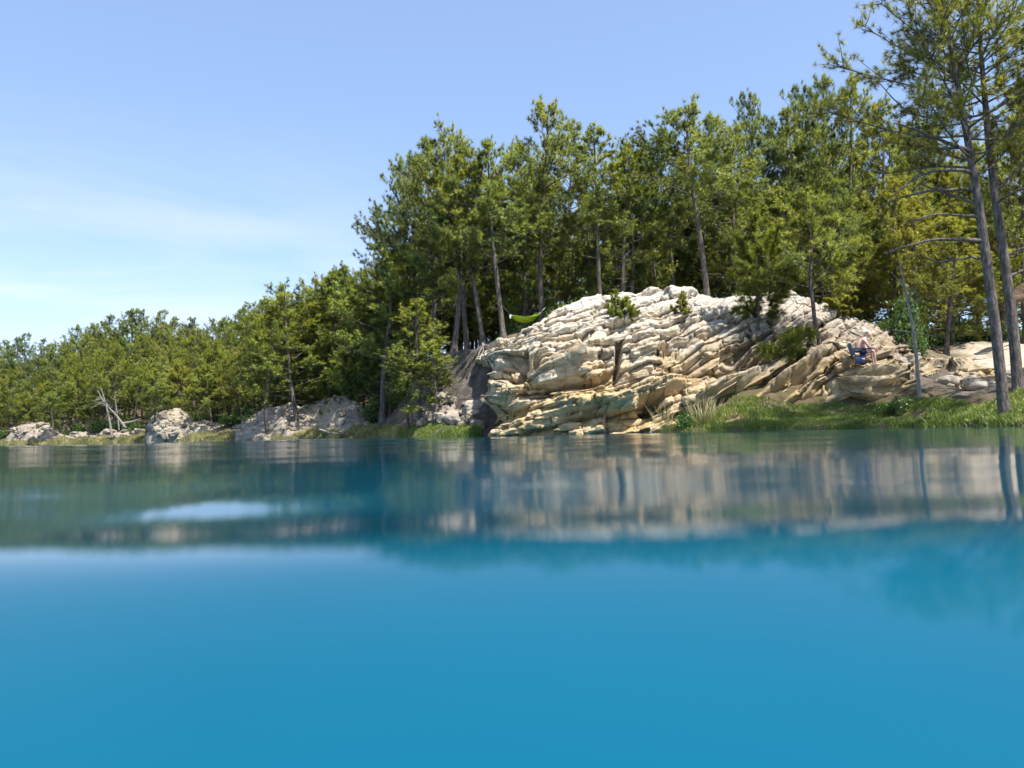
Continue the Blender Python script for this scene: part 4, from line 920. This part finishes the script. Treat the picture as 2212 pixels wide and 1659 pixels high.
# ------------------------------------------------------------------ person in a camp chair
M_SKIN = flat_mat('sunburnt_skin', (.66, .40, .30), .55, .08, 9); M_HAIR = flat_mat('short_grey_hair', (.36, .34, .32), .8); M_SHORT = flat_mat('navy_shorts', (.02, .026, .05), .85)
M_NAVY = flat_mat('navy_canvas', (.03, .05, .13), .8); M_BLUE = flat_mat('blue_canvas', (.08, .16, .30), .75); M_POLE = flat_mat('dark_steel', (.06, .065, .07), .4); M_WHITE = flat_mat('white_print', (.75, .78, .8), .6)
def skin_body(name, chains, mat, parent, voxel=.014, smooth_it=6):
    V, E, Rd = [], [], []
    for ch in chains:
        b = len(V)
        for k, (p, r) in enumerate(ch):
            V.append(p); Rd.append(r if isinstance(r, tuple) else (r, r))
            if k: E.append((b + k - 1, b + k))
    me = bpy.data.meshes.new(name); me.from_pydata(V, E, []); o = link(name, me, parent)
    o.modifiers.new('skin', 'SKIN')
    for sv_, r in zip(me.skin_vertices[0].data, Rd): sv_.radius = r
    seen = 0
    for ch in chains: me.skin_vertices[0].data[seen].use_root = True; seen += len(ch)
    o.modifiers.new('sub', 'SUBSURF').levels = 1; o.modifiers['sub'].render_levels = 1
    rm = o.modifiers.new('remesh', 'REMESH'); rm.mode = 'VOXEL'; rm.voxel_size = voxel; rm.use_smooth_shade = True
    sm = o.modifiers.new('smooth', 'SMOOTH'); sm.iterations = smooth_it; sm.factor = .5
    dg = bpy.context.evaluated_depsgraph_get(); dg.update(); ev = bpy.data.meshes.new_from_object(o.evaluated_get(dg))
    o.modifiers.clear(); o.data = ev; ev.name = name; ev.materials.clear(); ev.materials.append(mat)
    for pl in ev.polygons: pl.use_smooth = True
    return o
def person_and_chair():
    Y = 26.6; seat = P(1862, 776, Y)                     # chair seat centre
    fz = P(1886, 790, Y).z
    # a flat-topped rock step that carries chair and feet is among the outcrop's blocks
    root_rock = bpy.data.objects['rock_outcrop']; V, Fq = SLABDATA[5]
    Vp = V.copy(); Vp[:, 2] = np.clip(Vp[:, 2], -2, .55)
    for (cx, cw, zt, hh, dp, dx, vi, tw) in ((1874, 1.9, fz, .75, 1.7, 0, 5, 0), (1866, 2.2, fz - .38, .8, 1.9, 0, 9, .3), (1895, 2.3, fz - .75, 1.0, 2.0, .1, 3, -.2), (1840, 1.2, fz - .45, .8, 1.3, 0, 11, .5)):
        V = SLABDATA[vi][0]; Vp = V.copy(); Vp[:, 2] = np.clip(Vp[:, 2], -2, .55)
        c = P(cx, 790, Y + .3); o = link('rock_block', mesh_np('rock_block', Vp * .5, SLABDATA[vi][1], M_ROCK, False), root_rock)
        o.scale = (cw, dp, hh); o.rotation_euler.z = tw; o.location = Vector((c.x + dx, c.y - (fz - zt) * .25, zt - .275 * hh)) - root_rock.location
    hs = .36                                            # low camp-chair seat height above the rock
    ch = empty('camp_chair', (seat.x, seat.y, fz)); tag(ch, 'low navy blue folding camp chair on the rock under the person', 'chair')
    ch.rotation_euler.z = R(-12)
    def tb(nm, pts, r_, mt): return link(nm, MB().tube(np.array(pts, float), r_, 6).mesh(nm, mt), ch)
    def panel(nm, q, th, mt):
        q = np.array(q, float); n_, m_ = 7, 7; u = np.linspace(0, 1, n_); g = np.array([[(q[0] * (1 - a) + q[1] * a) * (1 - b) + (q[3] * (1 - a) + q[2] * a) * b for b in u] for a in u])
        sag = np.sin(np.pi * u)[:, None] * np.sin(np.pi * u)[None, :]; nn = np.cross(q[1] - q[0], q[3] - q[0]); nn /= np.linalg.norm(nn); g -= nn * sag[..., None] * th
        i, j = np.meshgrid(np.arange(6), np.arange(6), indexing='ij'); F = np.stack([i * 7 + j, (i + 1) * 7 + j, (i + 1) * 7 + j + 1, i * 7 + j + 1], -1).reshape(-1, 4)
        o = link(nm, mesh_np(nm, g.reshape(-1, 3), F, mt, True), ch); s = o.modifiers.new('thickness', 'SOLIDIFY'); s.thickness = .012; return o
    # chair faces +x (picture right); width along y
    panel('seat', [(-.26, -.25, hs), (.24, -.25, hs + .03), (.24, .25, hs + .03), (-.26, .25, hs)], .05, M_NAVY)
    bk = panel('backrest', [(-.26, -.27, hs + .02), (-.26, .27, hs + .02), (-.40, .27, hs + .44), (-.40, -.27, hs + .44)], -.04, M_BLUE)
    for sy in (-1, 1):
        y = .28 * sy
        tb('leg', [(-.28, y, 0.0), (.26, y, hs + .05)], .012, M_POLE); tb('leg', [(.26, y, 0.0), (-.28, y, hs + .03)], .012, M_POLE)
        tb('back_post', [(-.27, y, hs), (-.41, y, hs + .46)], .014, M_POLE)
        arm = tb('armrest', [(-.33, y, hs + .24), (-.05, y, hs + .235), (.26, y, hs + .22)], [.022, .03, .026], M_NAVY)
        tb('arm_post', [(.25, y, hs + .03), (.26, y, hs + .22)], .012, M_POLE)
        if sy < 0:
            ps = panel('side_pouch', [(-.30, y - .035, .06), (.02, y - .035, .06), (.02, y - .035, .30), (-.30, y - .035, .30)], -.03, M_NAVY)
            l1 = panel('white_label', [(-.10, y - .052, .20), (.02, y - .052, .20), (.02, y - .052, .25), (-.10, y - .052, .25)], 0, M_WHITE)
    tb('cross_bar', [(-.28, -.28, .02), (-.28, .28, hs + .0)], .011, M_POLE); tb('cross_bar', [(-.28, .28, .02), (-.28, -.28, hs + .0)], .011, M_POLE)
    # the person: hunched forward, elbows on the thighs, feet on the rock
    pr = empty('person', (seat.x, seat.y, fz)); tag(pr, 'shirtless person with short grey hair sitting hunched forward in a camp chair', 'person'); pr.rotation_euler.z = R(-12)
    pel = (-.10, 0, hs + .11)
    torso = [(pel, (.155, .125)), ((-.12, 0, hs + .26), (.15, .125)), ((-.05, 0, hs + .41), (.17, .135)), ((.06, 0, hs + .54), (.16, .12)), ((.14, 0, hs + .60), (.085, .08)), ((.21, 0, hs + .645), (.07, .066))]
    head = [((.235, 0, hs + .66), (.08, .075)), ((.265, 0, hs + .72), (.104, .094)), ((.262, 0, hs + .795), (.112, .10)), ((.245, 0, hs + .855), (.075, .07))]
    nose = [((.335, 0, hs + .725), .026), ((.385, 0, hs + .70), .018)]
    jaw = [((.275, 0, hs + .69), .07), ((.33, 0, hs + .652), .048)]
    ch_ = [torso, head, nose, jaw]
    for sy in (-1, 1):
        ch_.append([((.255, .10 * sy, hs + .73), .018), ((.245, .118 * sy, hs + .755), .016)])          # ear
        sh = (.07, .19 * sy, hs + .53); el = (.20, .225 * sy, hs + .27); wr = (.43, .13 * sy, hs + .25)
        ch_.append([((.05, .08 * sy, hs + .52), .10), (sh, .08), ((.13, .215 * sy, hs + .40), .058), (el, .048), ((.31, .18 * sy, hs + .265), .044), (wr, .031), ((.49, .095 * sy, hs + .235), (.042, .022))])
        hx = Vector((.49, .095 * sy, hs + .235))
        for k in range(4):
            yo = (k - 1.5) * .020; ln = (.066, .078, .074, .058)[k]
            ch_.append([((hx.x + .015, hx.y + yo, hx.z), .0105), ((hx.x + .03 + ln * .45, hx.y + yo - .004 * sy, hx.z - .012), .0098), ((hx.x + .03 + ln * .75, hx.y + yo - .008 * sy, hx.z - .045), .009), ((hx.x + .02 + ln * .7, hx.y + yo - .010 * sy, hx.z - .07), .008)])
        ch_.append([((hx.x - .02, hx.y - .03 * sy, hx.z), .013), ((hx.x + .01, hx.y - .055 * sy, hx.z - .012), .011), ((hx.x + .035, hx.y - .06 * sy, hx.z - .03), .0095)])
        hip = (-.06, .10 * sy, hs + .105); kn = (.36, .145 * sy, hs + .155); an = (.40, .15 * sy, .075)
        ch_.append([(hip, .105), ((.15, .13 * sy, hs + .14), .088), (kn, .062), ((.375, .15 * sy, hs - .02), .060), ((.39, .15 * sy, hs - .15), .046), (an, .036), ((.385, .15 * sy, .045), .042), ((.47, .16 * sy, .035), (.042, .03)), ((.56, .17 * sy, .025), (.040, .02))])
    skin_body('body', ch_, M_SKIN, pr, .0125, 4)
    hair = [[((.235, 0, hs + .775), (.105, .112)), ((.238, 0, hs + .825), (.108, .104)), ((.23, 0, hs + .872), (.072, .066))], [((.175, 0, hs + .73), .062), ((.18, 0, hs + .80), .075)]]
    skin_body('hair', hair, M_HAIR, pr, .0125, 4)
    sh = [[((-.10, 0, hs + .10), (.165, .135)), ((-.115, 0, hs + .2), (.16, .132))]]
    for sy in (-1, 1): sh.append([((-.06, .10 * sy, hs + .105), .118), ((.06, .12 * sy, hs + .125), .108), ((.17, .133 * sy, hs + .14), .104)])
    skin_body('shorts', sh, M_SHORT, pr, .0125, 2)
person_and_chair()
